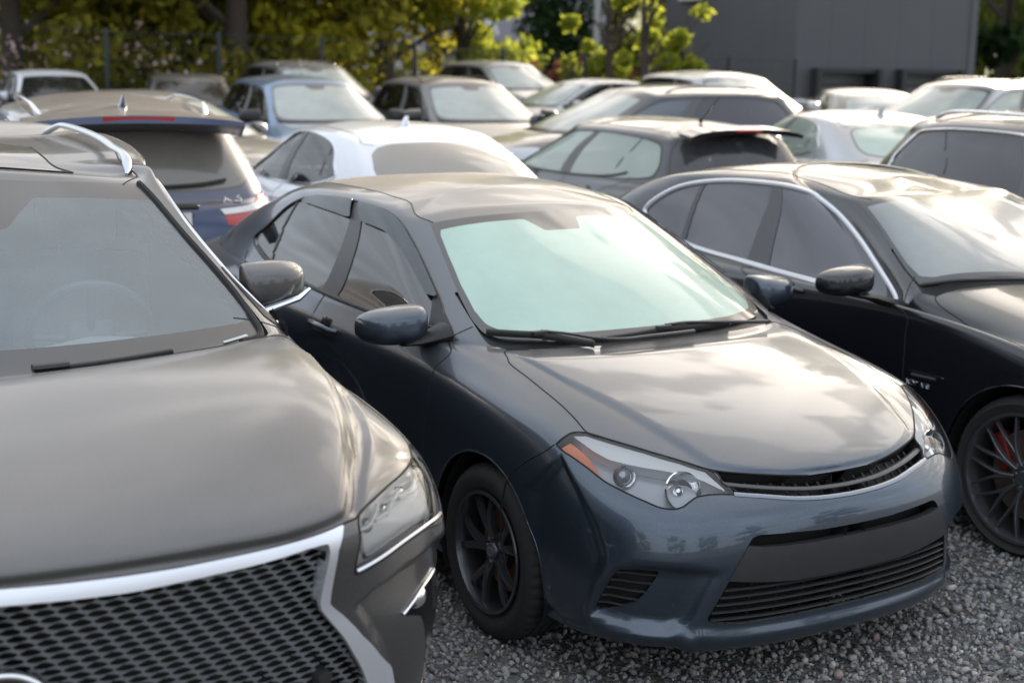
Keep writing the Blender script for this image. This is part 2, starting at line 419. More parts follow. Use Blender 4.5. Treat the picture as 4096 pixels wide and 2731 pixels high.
# ------------------------------------------------------------------ materials
MATS = {}
def nt(name):
    m = bpy.data.materials.new(name); m.use_nodes = True; t = m.node_tree; t.nodes.clear()
    return m, t, (lambda k, **kw: _n(t, k, kw)), t.links.new
def _n(t, k, kw):
    n = t.nodes.new(k)
    for a, b in kw.items():
        if a in n.inputs: n.inputs[a].default_value = b
        else: setattr(n, a, b)
    return n
def setin(n, **kw):
    for a, b in kw.items():
        n.inputs[a.replace('_', ' ')].default_value = b
def rgb(c): return (c[0], c[1], c[2], 1)
def plain(name, col, rough=.5, metal=0.0, coat=0.0, noise=0.0, bump=0.0, scale=60, spec=.5):
    if name in MATS: return MATS[name]
    m, t, N, L = nt(name); out = N('ShaderNodeOutputMaterial'); b = N('ShaderNodeBsdfPrincipled')
    setin(b, Base_Color=rgb(col), Roughness=rough, Metallic=metal, Coat_Weight=coat, Coat_Roughness=.06)
    b.inputs['Specular IOR Level'].default_value = spec
    tc = N('ShaderNodeTexCoord'); nz = N('ShaderNodeTexNoise', Scale=scale, Detail=4.0); L(tc.outputs['Object'], nz.inputs['Vector'])
    if noise:
        mx = N('ShaderNodeMix', data_type='RGBA'); L(nz.outputs['Fac'], mx.inputs['Factor'])
        mx.inputs[6].default_value = rgb([c * (1 - noise) for c in col]); mx.inputs[7].default_value = rgb([min(1, c * (1 + noise)) for c in col])
        L(mx.outputs[2], b.inputs['Base Color'])
        r = N('ShaderNodeMapRange'); L(nz.outputs['Fac'], r.inputs[0]); r.inputs[3].default_value = max(0, rough - .12); r.inputs[4].default_value = min(1, rough + .12)
        L(r.outputs[0], b.inputs['Roughness'])
    if bump:
        bp = N('ShaderNodeBump', Strength=bump, Distance=.004); L(nz.outputs['Fac'], bp.inputs['Height']); L(bp.outputs[0], b.inputs['Normal'])
    L(b.outputs[0], out.inputs[0]); MATS[name] = m; return m
DUST = (.24, .22, .20)
def dustmask(t, N, L, lo, hi, amount, patch=.35):
    """settled dust: only on faces that look up, uneven"""
    g = N('ShaderNodeNewGeometry'); s = N('ShaderNodeSeparateXYZ'); L(g.outputs['Normal'], s.inputs[0])
    r = N('ShaderNodeMapRange'); r.interpolation_type = 'SMOOTHSTEP'; L(s.outputs['Z'], r.inputs[0])
    r.inputs[1].default_value = lo; r.inputs[2].default_value = hi
    tc = N('ShaderNodeTexCoord'); n1 = N('ShaderNodeTexNoise', Scale=2.2, Detail=6.0, Roughness=.65); L(tc.outputs['Object'], n1.inputs['Vector'])
    n2 = N('ShaderNodeTexNoise', Scale=260.0, Detail=2.0); L(tc.outputs['Object'], n2.inputs['Vector'])
    a = N('ShaderNodeMapRange'); L(n1.outputs['Fac'], a.inputs[0]); a.inputs[1].default_value = .3; a.inputs[2].default_value = .7
    a.inputs[3].default_value = 1 - patch; a.inputs[4].default_value = 1.0
    b = N('ShaderNodeMapRange'); L(n2.outputs['Fac'], b.inputs[0]); b.inputs[3].default_value = .72; b.inputs[4].default_value = 1.15
    m1 = N('ShaderNodeMath', operation='MULTIPLY'); L(r.outputs[0], m1.inputs[0]); L(a.outputs[0], m1.inputs[1])
    m2 = N('ShaderNodeMath', operation='MULTIPLY'); L(m1.outputs[0], m2.inputs[0]); L(b.outputs[0], m2.inputs[1])
    m3 = N('ShaderNodeMath', operation='MULTIPLY', use_clamp=True); L(m2.outputs[0], m3.inputs[0]); m3.inputs[1].default_value = amount
    return m3.outputs[0], tc
def paint(name, col, metal=.6, rough=.32, dust=.6, coat_rough=.04, flake=.25, dcol=DUST, lo=.35, hi=.97, drough=.5):
    if name in MATS: return MATS[name]
    m, t, N, L = nt(name); out = N('ShaderNodeOutputMaterial'); b = N('ShaderNodeBsdfPrincipled')
    setin(b, Metallic=metal, Roughness=rough, Coat_Weight=1.0, Coat_Roughness=coat_rough)
    fac, tc = dustmask(t, N, L, lo, hi, dust)
    v = N('ShaderNodeTexVoronoi', Scale=900.0); L(tc.outputs['Object'], v.inputs['Vector'])
    sx = N('ShaderNodeSeparateColor'); L(v.outputs['Color'], sx.inputs[0])
    mx = N('ShaderNodeMix', data_type='RGBA'); L(sx.outputs[0], mx.inputs['Factor'])
    mx.inputs[6].default_value = rgb([c * (1 - flake) for c in col]); mx.inputs[7].default_value = rgb([min(1, c * (1 + flake)) for c in col])
    L(mx.outputs[2], b.inputs['Base Color'])
    nz = N('ShaderNodeTexNoise', Scale=9.0, Detail=2.0); L(tc.outputs['Object'], nz.inputs['Vector'])
    bp = N('ShaderNodeBump', Strength=.05, Distance=.002); L(nz.outputs['Fac'], bp.inputs['Height']); L(bp.outputs[0], b.inputs['Normal']); L(bp.outputs[0], b.inputs['Coat Normal'])
    d = N('ShaderNodeBsdfPrincipled'); setin(d, Base_Color=rgb(dcol), Roughness=drough, Metallic=0.0, Coat_Weight=.45, Coat_Roughness=.16)
    ms = N('ShaderNodeMixShader'); L(fac, ms.inputs[0]); L(b.outputs[0], ms.inputs[1]); L(d.outputs[0], ms.inputs[2])
    L(ms.outputs[0], out.inputs[0]); MATS[name] = m; return m
def glass(name, tint=(.5, .55, .52), haze=.15, hcol=(.3, .32, .3), rough=.03, dust=.3, hrough=.3, ior=1.55):
    """car glass: tinted, a haze colour that also stands for reflected light, mirror-like coat, dust where it looks up"""
    if name in MATS: return MATS[name]
    m, t, N, L = nt(name); out = N('ShaderNodeOutputMaterial')
    tr = N('ShaderNodeBsdfTransparent', Color=rgb(tint)); h = N('ShaderNodeBsdfPrincipled'); setin(h, Base_Color=rgb(hcol), Roughness=hrough)
    gl = N('ShaderNodeBsdfGlossy', Roughness=rough); fr = N('ShaderNodeFresnel', IOR=ior)
    fac, tc = dustmask(t, N, L, .3, .95, dust, .5)
    ad = N('ShaderNodeMath', operation='ADD', use_clamp=True); L(fac, ad.inputs[0]); ad.inputs[1].default_value = haze
    m1 = N('ShaderNodeMixShader'); L(ad.outputs[0], m1.inputs[0]); L(tr.outputs[0], m1.inputs[1]); L(h.outputs[0], m1.inputs[2])
    m2 = N('ShaderNodeMixShader'); L(fr.outputs[0], m2.inputs[0]); L(m1.outputs[0], m2.inputs[1]); L(gl.outputs[0], m2.inputs[2])
    L(m2.outputs[0], out.inputs[0]); MATS[name] = m; return m
def lens(name='clear_lens', tint=(.95, .95, .95), rough=.02, haze=.0):
    return glass(name, tint, haze, (.5, .5, .48), rough, .05)
M_SEAM = plain('panel_gap', (.006, .006, .007), .7)
M_BLACK = plain('black_plastic', (.018, .018, .019), .45, noise=.25, bump=.15, scale=300)
M_GLOSSB = plain('gloss_black', (.012, .012, .013), .12, coat=.6)
M_RUBBER = plain('tyre_rubber', (.02, .02, .021), .72, noise=.35, bump=.3, scale=90)
M_CHROME = plain('bright_chrome', (.75, .76, .78), .14, metal=1.0)
M_SATIN = plain('satin_metal', (.62, .64, .68), .28, metal=1.0)
M_GREYP = plain('grey_plastic', (.07, .072, .075), .42, noise=.15, bump=.1, scale=400)
M_RIMB = plain('black_alloy', (.06, .063, .072), .25, metal=.6, coat=.5)
M_RIMG = plain('grey_alloy', (.17, .175, .19), .3, metal=.8, coat=.3)
M_RIMS = plain('silver_alloy', (.5, .5, .52), .3, metal=.9)
M_DISC = plain('brake_disc', (.25, .2, .17), .4, metal=.8, noise=.3, scale=30)
M_CALIPER = plain('red_caliper', (.22, .02, .015), .4)
M_RUST = plain('rusty_hub', (.16, .07, .035), .8, noise=.4, scale=30)
M_CABIN = plain('cabin_trim', (.06, .062, .065), .7, noise=.2, bump=.2, scale=150)
M_SEATL = plain('seat_leather', (.10, .10, .105), .5, noise=.15, bump=.2, scale=120)
M_SEATB = plain('beige_leather', (.33, .29, .24), .5, noise=.15, bump=.2, scale=120)
M_WELL = plain('wheel_well', (.008, .008, .008), .9)
M_AMBER = plain('amber_lens', (.75, .17, .03), .12, coat=.8)
M_REDL = plain('red_lens', (.36, .010, .010), .12, coat=.9)
M_WHITEL = plain('white_lens', (.7, .7, .7), .15, coat=.9)
M_REFL = plain('lamp_reflector', (.85, .86, .88), .12, metal=1.0)
M_HOUS = plain('lamp_housing', (.36, .38, .42), .3, metal=.3)
M_LBAND = plain('lamp_bezel', (.78, .79, .80), .25, metal=.0, coat=.6)
M_LENS = lens()
M_WHITEP = plain('plate_white', (.75, .75, .74), .4)
M_BLUEP = plain('plate_blue', (.02, .08, .4), .4)
M_MIRG = plain('mirror_glass', (.8, .82, .85), .03, metal=1.0)

# ------------------------------------------------------------------ wheels
def wheel(parent, x, y, zr, R, rr, w, side, style, rim, detail=1, caliper=None, emblem=None, steer=0.0):
    """wheel as a part: tyre, rim, disc sub-parts; y = outer face plane, side +1 left / -1 right"""
    o = bpy.data.objects.new('wheel', None); link(o, parent); o.empty_display_size = .1
    o.location = (x, y, zr); o.rotation_euler = (0, 0, steer)
    s = side; n = 96 if detail > 1 else (48 if detail else 24)
    sh = .012
    prof = [(rr - .004, -.012), (rr + .012, -.002), (rr + .035, .006), (rr + (R - rr) * .55, .010), (R - .028, .002), (R - .010, -.012), (R - .002, -.028)]
    tread = []
    if detail > 1:
        for k in range(4):
            a = .035 + k * (w - .07) / 4; b = a + (w - .07) / 4 - .012
            tread += [(R, -a), (R, -b), (R - .007, -b - .002), (R - .007, -b - .010)]
    else: tread = [(R, -.04), (R, -w + .04)]
    prof += tread + [(R - .010, -w + .012), (rr + .03, -w - .004), (rr - .004, -w + .012)]
    b = MB(); m = len(prof); V = []; F = []; n2 = n * (2 if detail > 1 else 1)
    for k in range(n2):
        t = 2 * PI * k / n2
        for i, (r, h) in enumerate(prof):
            if detail > 1 and k % 4 == 0 and 5 <= i <= 6 + len(tread) and r > R - .012: r -= .005
            V.append((r * math.cos(t), s * h, r * math.sin(t)))
    for k in range(n2):
        j = (k + 1) % n2
        for i in range(m): F.append((k * m + i, k * m + (i + 1) % m, j * m + (i + 1) % m, j * m + i))
    b.add(V, F); b.build('tyre', M_RUBBER, o)
    b = MB()     # rim barrel and lip
    b.lathe([(rr - .002, s * -.004), (rr + .006, s * .002), (rr + .004, s * .008), (rr - .008, s * .006), (rr - .014, s * -.012), (rr - .022, s * -.05), (rr - .03, s * -w * .8), (rr - .024, s * -w * .8), (rr - .004, s * -w * .8)], n)
    hub_h = -.03 if style != 'dish' else -.05
    def spoke(a0, a1, w0, w1, d0=-.028, d1=-.012, mid=None, nseg=6, th=.018):
        """tapering spoke from hub angle a0 to rim angle a1"""
        rings = []
        for k in range(nseg + 1):
            t = k / nseg; r = .05 + (rr - .016 - .05) * t
            aa = a0 + (a1 - a0) * (t if mid is None else t * t * (3 - 2 * t))
            ww = w0 + (w1 - w0) * t; d = d0 + (d1 - d0) * t + .010 * math.sin(PI * t)
            ca, sa = math.cos(aa), math.sin(aa); px, pz = -sa, ca
            c = (r * ca, r * sa)
            ring = []
            for (q, e) in ((-.5, -1), (-.42, -.15), (-.25, 0), (.25, 0), (.42, -.15), (.5, -1)):
                ring.append((c[0] + px * q * ww, s * (d + e * th), c[1] + pz * q * ww))
            rings.append(ring)
        b.loft(rings)
    if style == 'twin5':
        for k in range(5):
            a = PI / 2 + .22 + k * 2 * PI / 5
            spoke(a - .10, a - .26, .034, .030, mid=1); spoke(a + .10, a + .26, .034, .030, mid=1)
    elif style == 'mesh':
        for k in range(10):
            a = .1 + k * 2 * PI / 10
            spoke(a, a + .20, .020, .011, nseg=8, mid=1, th=.022); spoke(a, a - .20, .020, .011, nseg=8, mid=1, th=.022)
    else:
        for k in range(5): spoke(.3 + k * 2 * PI / 5, .3 + k * 2 * PI / 5, .06, .045)
    b.lathe([(0.0001, s * -.022), (.028, s * -.022), (.032, s * -.026), (.033, s * -.034), (.062, s * -.036), (.074, s * -.046), (.074, s * -.075), (.0001, s * -.075)], 32)
    rm = b.build('rim', rim, o)
    if detail:
        c = MB()
        for k in range(5):
            a = .5 + k * 2 * PI / 5; c.lathe([(.0001, s * -.030), (.008, s * -.031), (.009, s * -.045)], 10, c=(.052 * math.cos(a), 0, .052 * math.sin(a)))
        c.build('wheel_nuts', M_SATIN, rm)
        d = MB(); d.lathe([(.06, s * -.085), (rr * .72, s * -.085), (rr * .72, s * -.105), (.06, s * -.105)], 48)
        d.lathe([(.0001, s * -.07), (.065, s * -.075), (.07, s * -.12), (.0001, s * -.12)], 24)
        d.build('brake_disc', M_RUST if caliper is None else M_DISC, o)
        if caliper:
            d = MB(); d.box((-rr * .55, s * -.095, rr * .28), (.07, .06, .16), ry=-.45, bev=.012); d.build('brake_caliper', caliper, o)
    if emblem:
        c = MB(); c.lathe([(.0001, s * -.018), (.029, s * -.0185), (.031, s * -.024)], 24); c.build('hub_cap', M_GREYP, rm)
        c = MB()
        for (ex, ez, cx, cz) in ((.021, .015, 0, 0), (.008, .013, 0, -.001), (.015, .006, 0, .006)):
            c.tube([(cx + ex * math.cos(q), s * -.0165, cz + ez * math.sin(q)) for q in np.linspace(0, 2 * PI, 20, endpoint=False)], .0018, 6, closed=True)
        c.build('hub_emblem', M_SATIN, rm)
    return o

# ------------------------------------------------------------------ geometry lookups
def inv(S, target, axes=(0, 2), guess=(8., 5.)):
    u, v = guess; tg = np.array(target, float); ax = list(axes)
    for _ in range(30):
        e = 1e-3; p = S.ev0(np.array([u, u + e, u]), np.array([v, v, v + e]))[:, ax]
        J = np.array([(p[1] - p[0]) / e, (p[2] - p[0]) / e]).T
        try: d = np.linalg.lstsq(J, tg - p[0], rcond=None)[0]
        except Exception: break
        d = np.clip(d, -.6, .6); u = float(np.clip(u + d[0], 0, S.nu - 1.001)); v = float(np.clip(v + d[1], 0, S.nv - 1.001))
    return u, v
def nearest_grid(S, target, axes=(0, 2), ur=(0, 17), vr=(0, 16)):
    uu, vv = np.meshgrid(np.linspace(*ur, 60), np.linspace(*vr, 60)); p = S.ev0(uu.ravel(), vv.ravel())[:, list(axes)]
    k = np.argmin(((p - np.array(target)) ** 2).sum(1)); return float(uu.ravel()[k]), float(vv.ravel()[k])
def pt(S, u, v, off=0.0, side=1):
    p = S.ev(np.array([float(u)]), np.array([float(v)]))[0] + off * S.nrm(np.array([float(u)]), np.array([float(v)]))[0]
    return p * np.array([1, side, 1])
def urange(poly, v, n=400):
    us = np.linspace(0, 17, n * 4); f = sdf(poly, np.stack([us, np.full(len(us), v)], 1)); k = np.where(f < 0)[0]
    return (us[k[0]], us[k[-1]]) if len(k) else None
def slat(mb, S, v0, u1, off, r, flat=.5, n=40, v1=None, u0=0.0):
    us = np.linspace(u1, u0, n); vs = np.full(n, v0) if v1 is None else v0 + (v1 - v0) * ((us - u0) / (u1 - u0)) ** 2
    p = S.ev(us, vs) + off * S.nrm(us, vs)
    if u0 == 0: p = np.concatenate([p * MIR, p[::-1][1:]])
    mb.tube(p, r, 8, flat=flat)
CABIN_FRONT = 0
G = dict(
 ws=[(-1,9.97),(1.5,9.97),(2.35,10.05),(2.80,10.3),(2.93,10.6),(2.97,11.1),(2.93,11.6),(2.85,12.1),(2.73,12.65),(2.63,13.02),(-1,13.02)],
 clear=[(-1,10.25),(1.5,10.25),(2.3,10.32),(2.62,10.5),(2.74,10.8),(2.76,11.4),(2.66,12.1),(2.53,12.6),(2.42,12.75),(1.2,12.8),(.5,12.8),(.32,12.45),(-1,12.45)],
 cowl=[(-1,9.22),(2.2,9.18),(2.66,9.1),(2.80,9.7),(2.93,10.5),(3.1,11.2),(-1,11.2)],
 dlo=[(11.25,10.89),(10.99,11.47),(10.64,12.38),(10.245,12.76),(9.65,13.06),(8.96,13.27),(7.95,13.3),(6.96,13.3),(5.53,13.17),(4.6,12.7),(4.2,12.0),(4.05,11.3),(4.0,10.9),(4.35,10.5),(5.36,10.2),(6.9,9.95),(8.1,9.85),(8.975,9.89),(9.57,10.05),(10.26,10.3)],
 bpil=[(9.05,9.5),(9.03,10.16),(8.35,12.82),(8.2,13.6),(7.8,13.6),(7.94,12.5),(8.72,10.1),(8.75,9.5)],
 cdiv=[(10.2,9.5),(10.2,10.44),(10.35,12.2),(10.35,13.6),(10.42,13.6),(10.42,12.2),(10.27,10.44),(10.27,9.5)],
 head=[(4.60,5.92),(4.1,6.62),(3.74,6.92),(3.2,6.96),(2.57,6.94),(2.05,6.81),(1.70,6.5),(1.58,5.86),(1.5,5.37),(1.9,5.3),(2.3,4.9),(2.7,4.95),(3.4,5.33),(4.1,5.76)],
 hood=[(-1,5.8),(.5,5.85),(1.2,6.3),(1.66,6.5),(2.05,6.81),(2.57,6.94),(3.2,6.96),(3.73,6.96),(4.0,7.4),(4.16,7.9),(4.02,8.3),(3.8,8.55),(3.2,8.85),(2.7,9.15),(2.2,9.18),(-1,9.22)],
 fbump=[(-1,-1),(5.32,-1),(5.42,4.56),(5.19,5.03),(4.85,5.55),(4.626,5.907),(4.3,6.4),(-1,6.6)],
 fdoor=[(7.03,.8),(7.04,4.5),(6.96,5.9),(6.86,7.1),(6.6,8.0),(6.37,8.4),(5.2,9.3),(4.24,10.0),(4.0,10.7),(4.3,12.0),(9.0,12.0),(9.0,9.0),(9.05,7.2),(9.05,.8)],
 rdoor=[(9.05,.8),(9.05,7.2),(9.0,9.0),(9.0,12.0),(11.3,11.0),(11.2,10.3),(11.05,9.3),(10.95,8.0),(10.8,6.6),(10.55,5.2),(10.38,3.6),(10.32,.8)],
 rear=[(18,10.3),(15.4,10.32),(14.75,10.6),(14.45,11.1),(14.4,11.8),(14.5,12.5),(14.9,12.88),(15.5,12.95),(18,12.95)],
 tail=[(12.95,5.9),(13.6,5.45),(14.3,5.3),(15.3,5.2),(15.45,5.9),(14.6,6.3),(13.7,6.45)],
 rbump=[(18,-1),(12.62,-1),(12.6,4.4),(13.4,4.75),(14.2,4.8),(18,4.8)],
 trunk=[(18,4.8),(15.5,4.8),(14.9,5.3),(14.7,6.3),(14.3,7.2),(14.1,8.5),(14.3,9.6),(14.8,10.05),(18,10.1)],
 roof=[(-1,13.06),(2.5,13.06),(3.1,13.7),(4.2,14.15),(6.9,14.27),(10,14.25),(12.5,14.15),(13.6,13.7),(14.6,13.1),(18,13.1),(18,18),(-1,18)],
)
def mirror_part(parent, S, side, at, size, cap, trim=M_BLACK, shape='round', chrome=False, foot=None):
    """door mirror: housing, arm, glass; at = centre of the housing"""
    L, D, Hh = size    # lateral, fore-aft, height
    b = MB(); rings = []; cx, cy, cz = at
    for k, (t, sw, sh, dx) in enumerate([(-.50,.62,.80,-.005),(-.485,.80,.93,0),(-.40,.92,.98,.003),(-.1,1.0,1.0,.0),(.18,.95,.93,-.010),(.36,.82,.78,-.025),(.46,.6,.58,-.04),(.50,.32,.34,-.05)]):
        ring = []
        for j in range(24):
            a = 2 * PI * j / 24; ca, sa = math.cos(a), math.sin(a)
            ex = .62
            px = math.copysign(abs(ca) ** ex, ca); pz = math.copysign(abs(sa) ** ex, sa)
            X = px * D / 2 * sw; 
            if px < 0: X = max(X, -D * .30)
            if shape == 'wedge': Z = pz * Hh / 2 * sh * (1.0 if pz < 0 else 1.05 - .25 * (px > 0) * px)
            else: Z = pz * Hh / 2 * sh * (1 - .12 * max(px, 0))
            ring.append((cx + X + dx, side * (cy + t * L), cz + Z - (.012 * (t + .5) if shape != 'wedge' else -.01 * t)))
        rings.append(ring)
    b.loft(rings); m = b.build('mirror', cap, parent, sub=1)
    g = MB(); g.prism([(q[0], q[1]) for q in [(-L*.40, -Hh*.33), (-L*.44, Hh*.25), (-L*.36, Hh*.37), (L*.28, Hh*.33), (L*.38, Hh*.16), (L*.34, -Hh*.28), (L*.22, -Hh*.36)]], .006, Matrix.Translation((cx - D * .31, side * cy, cz)) @ Matrix.Rotation(PI / 2 * 1, 4, 'Z') @ Matrix.Scale(side, 4, (1, 0, 0)))
    g.build('mirror_glass', M_MIRG, m)
    f = pt(S, 5.0, 10.0) if foot is None else np.array(foot); a = MB(); st = np.array([cx + .01, cy - L * .12, cz - Hh * .47]); rg = []
    for t, w_, h_ in ((0, .05, .012), (.35, .055, .016), (.7, .06, .022), (1, .075, .035), (1.08, .075, .035)):
        q = st * (1 - t) + f * t; q[2] = st[2] * (1 - t ** 1.5) + f[2] * t ** 1.5
        rg.append([(q[0] + w_ * math.cos(k), side * q[1], q[2] + h_ * math.sin(k)) for k in np.linspace(0, 2 * PI, 12, endpoint=False)])
    a.loft(rg); a.build('mirror_arm', trim, m)
    sl_, _ = cut_uv(grid(S, np.linspace(3.6, 6.3, 40), np.linspace(9.2, 11.6, 40)), [(3.98, 10.3), (4.1, 11.15), (4.7, 10.85), (5.3, 10.45), (6.0, 9.95), (5.6, 9.75), (4.5, 9.95)]); emit(sl_, 'mirror_base', trim, m, side, off=.003, solid=.012)
    if chrome:
        c = MB(); c.tube([(cx + D * .44, side * (cy + L * .48), cz - Hh * .05), (cx + D * .49, side * (cy + L * .3), cz - Hh * .24), (cx + D * .48, side * (cy - L * .1), cz - Hh * .42), (cx + D * .42, side * (cy - L * .4), cz - Hh * .56), (cx + D * .42, side * (cy - L * .62), cz - Hh * .72)], [.006, .010, .012, .014, .020], 8)
        c.build('mirror_trim', M_CHROME, m)
    return m
def fin(parent, S, mat, x, h=.075):
    u, v = 16.9, 14.5
    uu, vv = nearest_grid(S, (x, 0), (0, 1), (0, 17), (13.2, 16)); z = pt(S, uu, vv)[2] - .004
    b = MB(); rings = []
    for t, w in ((0, 1.0), (.3, .62), (.7, .35), (1, .12)):
        L = .16 * (1 - .62 * t); xo = -.055 * t
        rings.append([(x + xo + L / 2 * math.cos(a), .03 * w * math.sin(a), z + h * t) for a in np.linspace(0, 2 * PI, 14, endpoint=False)])
    b.loft(rings); return b.build('antenna_fin', mat, parent)
def seat(parent, x, y, z, mat, back=.62, w=.50, name='seat'):
    b = MB()
    b.box((x + .02, y, z), (.50, w, .16), ry=-.12, bev=.05); b.box((x - .27, y, z + back / 2 + .02), (.15, w * .94, back), ry=-.3, bev=.06)
    if name == 'seat': b.box((x - .27 - back * .17, y, z + back + .13), (.11, .27, .19), ry=-.2, bev=.045); b.tube([(x - .36, y - .06, z + back - .05), (x - .38, y - .06, z + back + .1)], .006); b.tube([(x - .36, y + .06, z + back - .05), (x - .38, y + .06, z + back + .1)], .006)
    return b.build(name, mat, parent)
def cabin(parent, S, sp):
    zroof = pt(S, 8, 15.5)[2]
    zb = pt(S, 8, 9.9)[2]; wy = pt(S, 8, 9.9)[1] - .10
    xg = pt(S, 0, 10)[0]; xr = pt(S, 17, 10.2)[0]
    sm = sp.get('seatmat', M_SEATL)
    # dashboard: curved shelf under the windscreen
    b = MB(); rings = []
    for y in np.linspace(-wy, wy, 15):
        q = (y / wy) ** 2; xf = xg - .06 - .16 * q - .02; zt = zb - .045 + (.05 * math.exp(-((y - .36) / .2) ** 2))
        rings.append([(xf, y, zb - .35), (xf, y, zb - .05), (xf - .18, y, zt - .01), (xf - .42, y, zt), (xf - .50, y, zt - .05), (xf - .48, y, zb - .35)])
    b.loft(rings); b.build('dashboard', sp.get('dash', M_CABIN), parent)
    if sp.get('wheelin', True):
        b = MB(); c = np.array([xg - .80, .37, zb - .04]); n = Vector((-.90, 0, .42)).normalized(); R = n.to_track_quat('Z', 'Y').to_matrix()
        b.tube([tuple(c + np.array(R @ Vector((.185 * math.cos(a), .185 * math.sin(a), 0)))) for a in np.linspace(0, 2 * PI, 40, endpoint=False)], .016, 8, closed=True)
        for a in (0, PI, PI * .5): 
            e = R @ Vector((.18 * math.cos(a), .18 * math.sin(a), 0)); b.tube([tuple(c + np.array(R @ Vector((0, 0, -.03)))), tuple(c + np.array(e))], .014, 6)
        b.box(tuple(c + np.array(R @ Vector((0, 0, -.03)))), (.06, .15, .12), ry=-.4, bev=.02); b.build('steering_wheel', M_SEATL, parent)
    zs = zb - .42
    bk = min(.62, zroof - .10 - zs - .26)
    for y in (wy * .5, -wy * .5): seat(parent, xg - 1.15, y, zs, sm, bk)
    seat(parent, min(xg - 2.0, xr + 1.15), 0, zs - .05, sm, min(.42, bk), wy * 1.75, 'rear_bench')
    for y in (wy * .5, -wy * .5):
        pass
    # floor tub, closed underneath, so nothing shines through
    f = MB(); x0 = pt(S, 0, 2)[0] - .12; x1 = pt(S, 17, 2)[0] + .12
    f.box(((x0 + x1) / 2, 0, zb - .66), (x0 - x1 - .3, wy * 1.25, .06)); f.box((x0 - .45, 0, .34), (.6, 1.0, .2)); f.box(((x0 + x1) / 2, 0, .24), (x0 - x1 - .5, 1.15, .05))
    f.box((xg + .02, 0, (zb + .3) / 2 - .08), (.04, wy * 1.8, zb - .42)); f.box((xr + .06, 0, zb - .2), (.3, wy * 1.6, .05))
    f.build('underbody', M_WELL, parent, smooth=False)
    # door cards
    for s in (1, -1):
        d = MB(); xs = np.linspace(7.0, 11.0, 12)
        P = [pt(S, u, 9.75, -.06, s) for u in xs]; d.add([tuple(p) for p in P] + [(p[0], p[1], .3) for p in P], [(i, i + 1, i + 13, i + 12) for i in range(11)]); d.build('door_trim', sp.get('dash', M_CABIN), parent, fixn=False)
def wiper(parent, S, uv, off=.012, r=.008, arm=None, side=1):
    b = MB(); seam(b, S, uvline(uv, 8), r, off, side=side, n=8, flat=1.2)
    if arm is not None: seam(b, S, uvline(arm, 8), .009, off + .012, side=side, n=8, flat=.7)
    m = uv[len(uv) // 2]; p = pt(S, m[0], m[1], off + .008, side); b.box(tuple(p), (.02, .06, .016), bev=.004)
    return b.build('wiper', M_BLACK, parent)

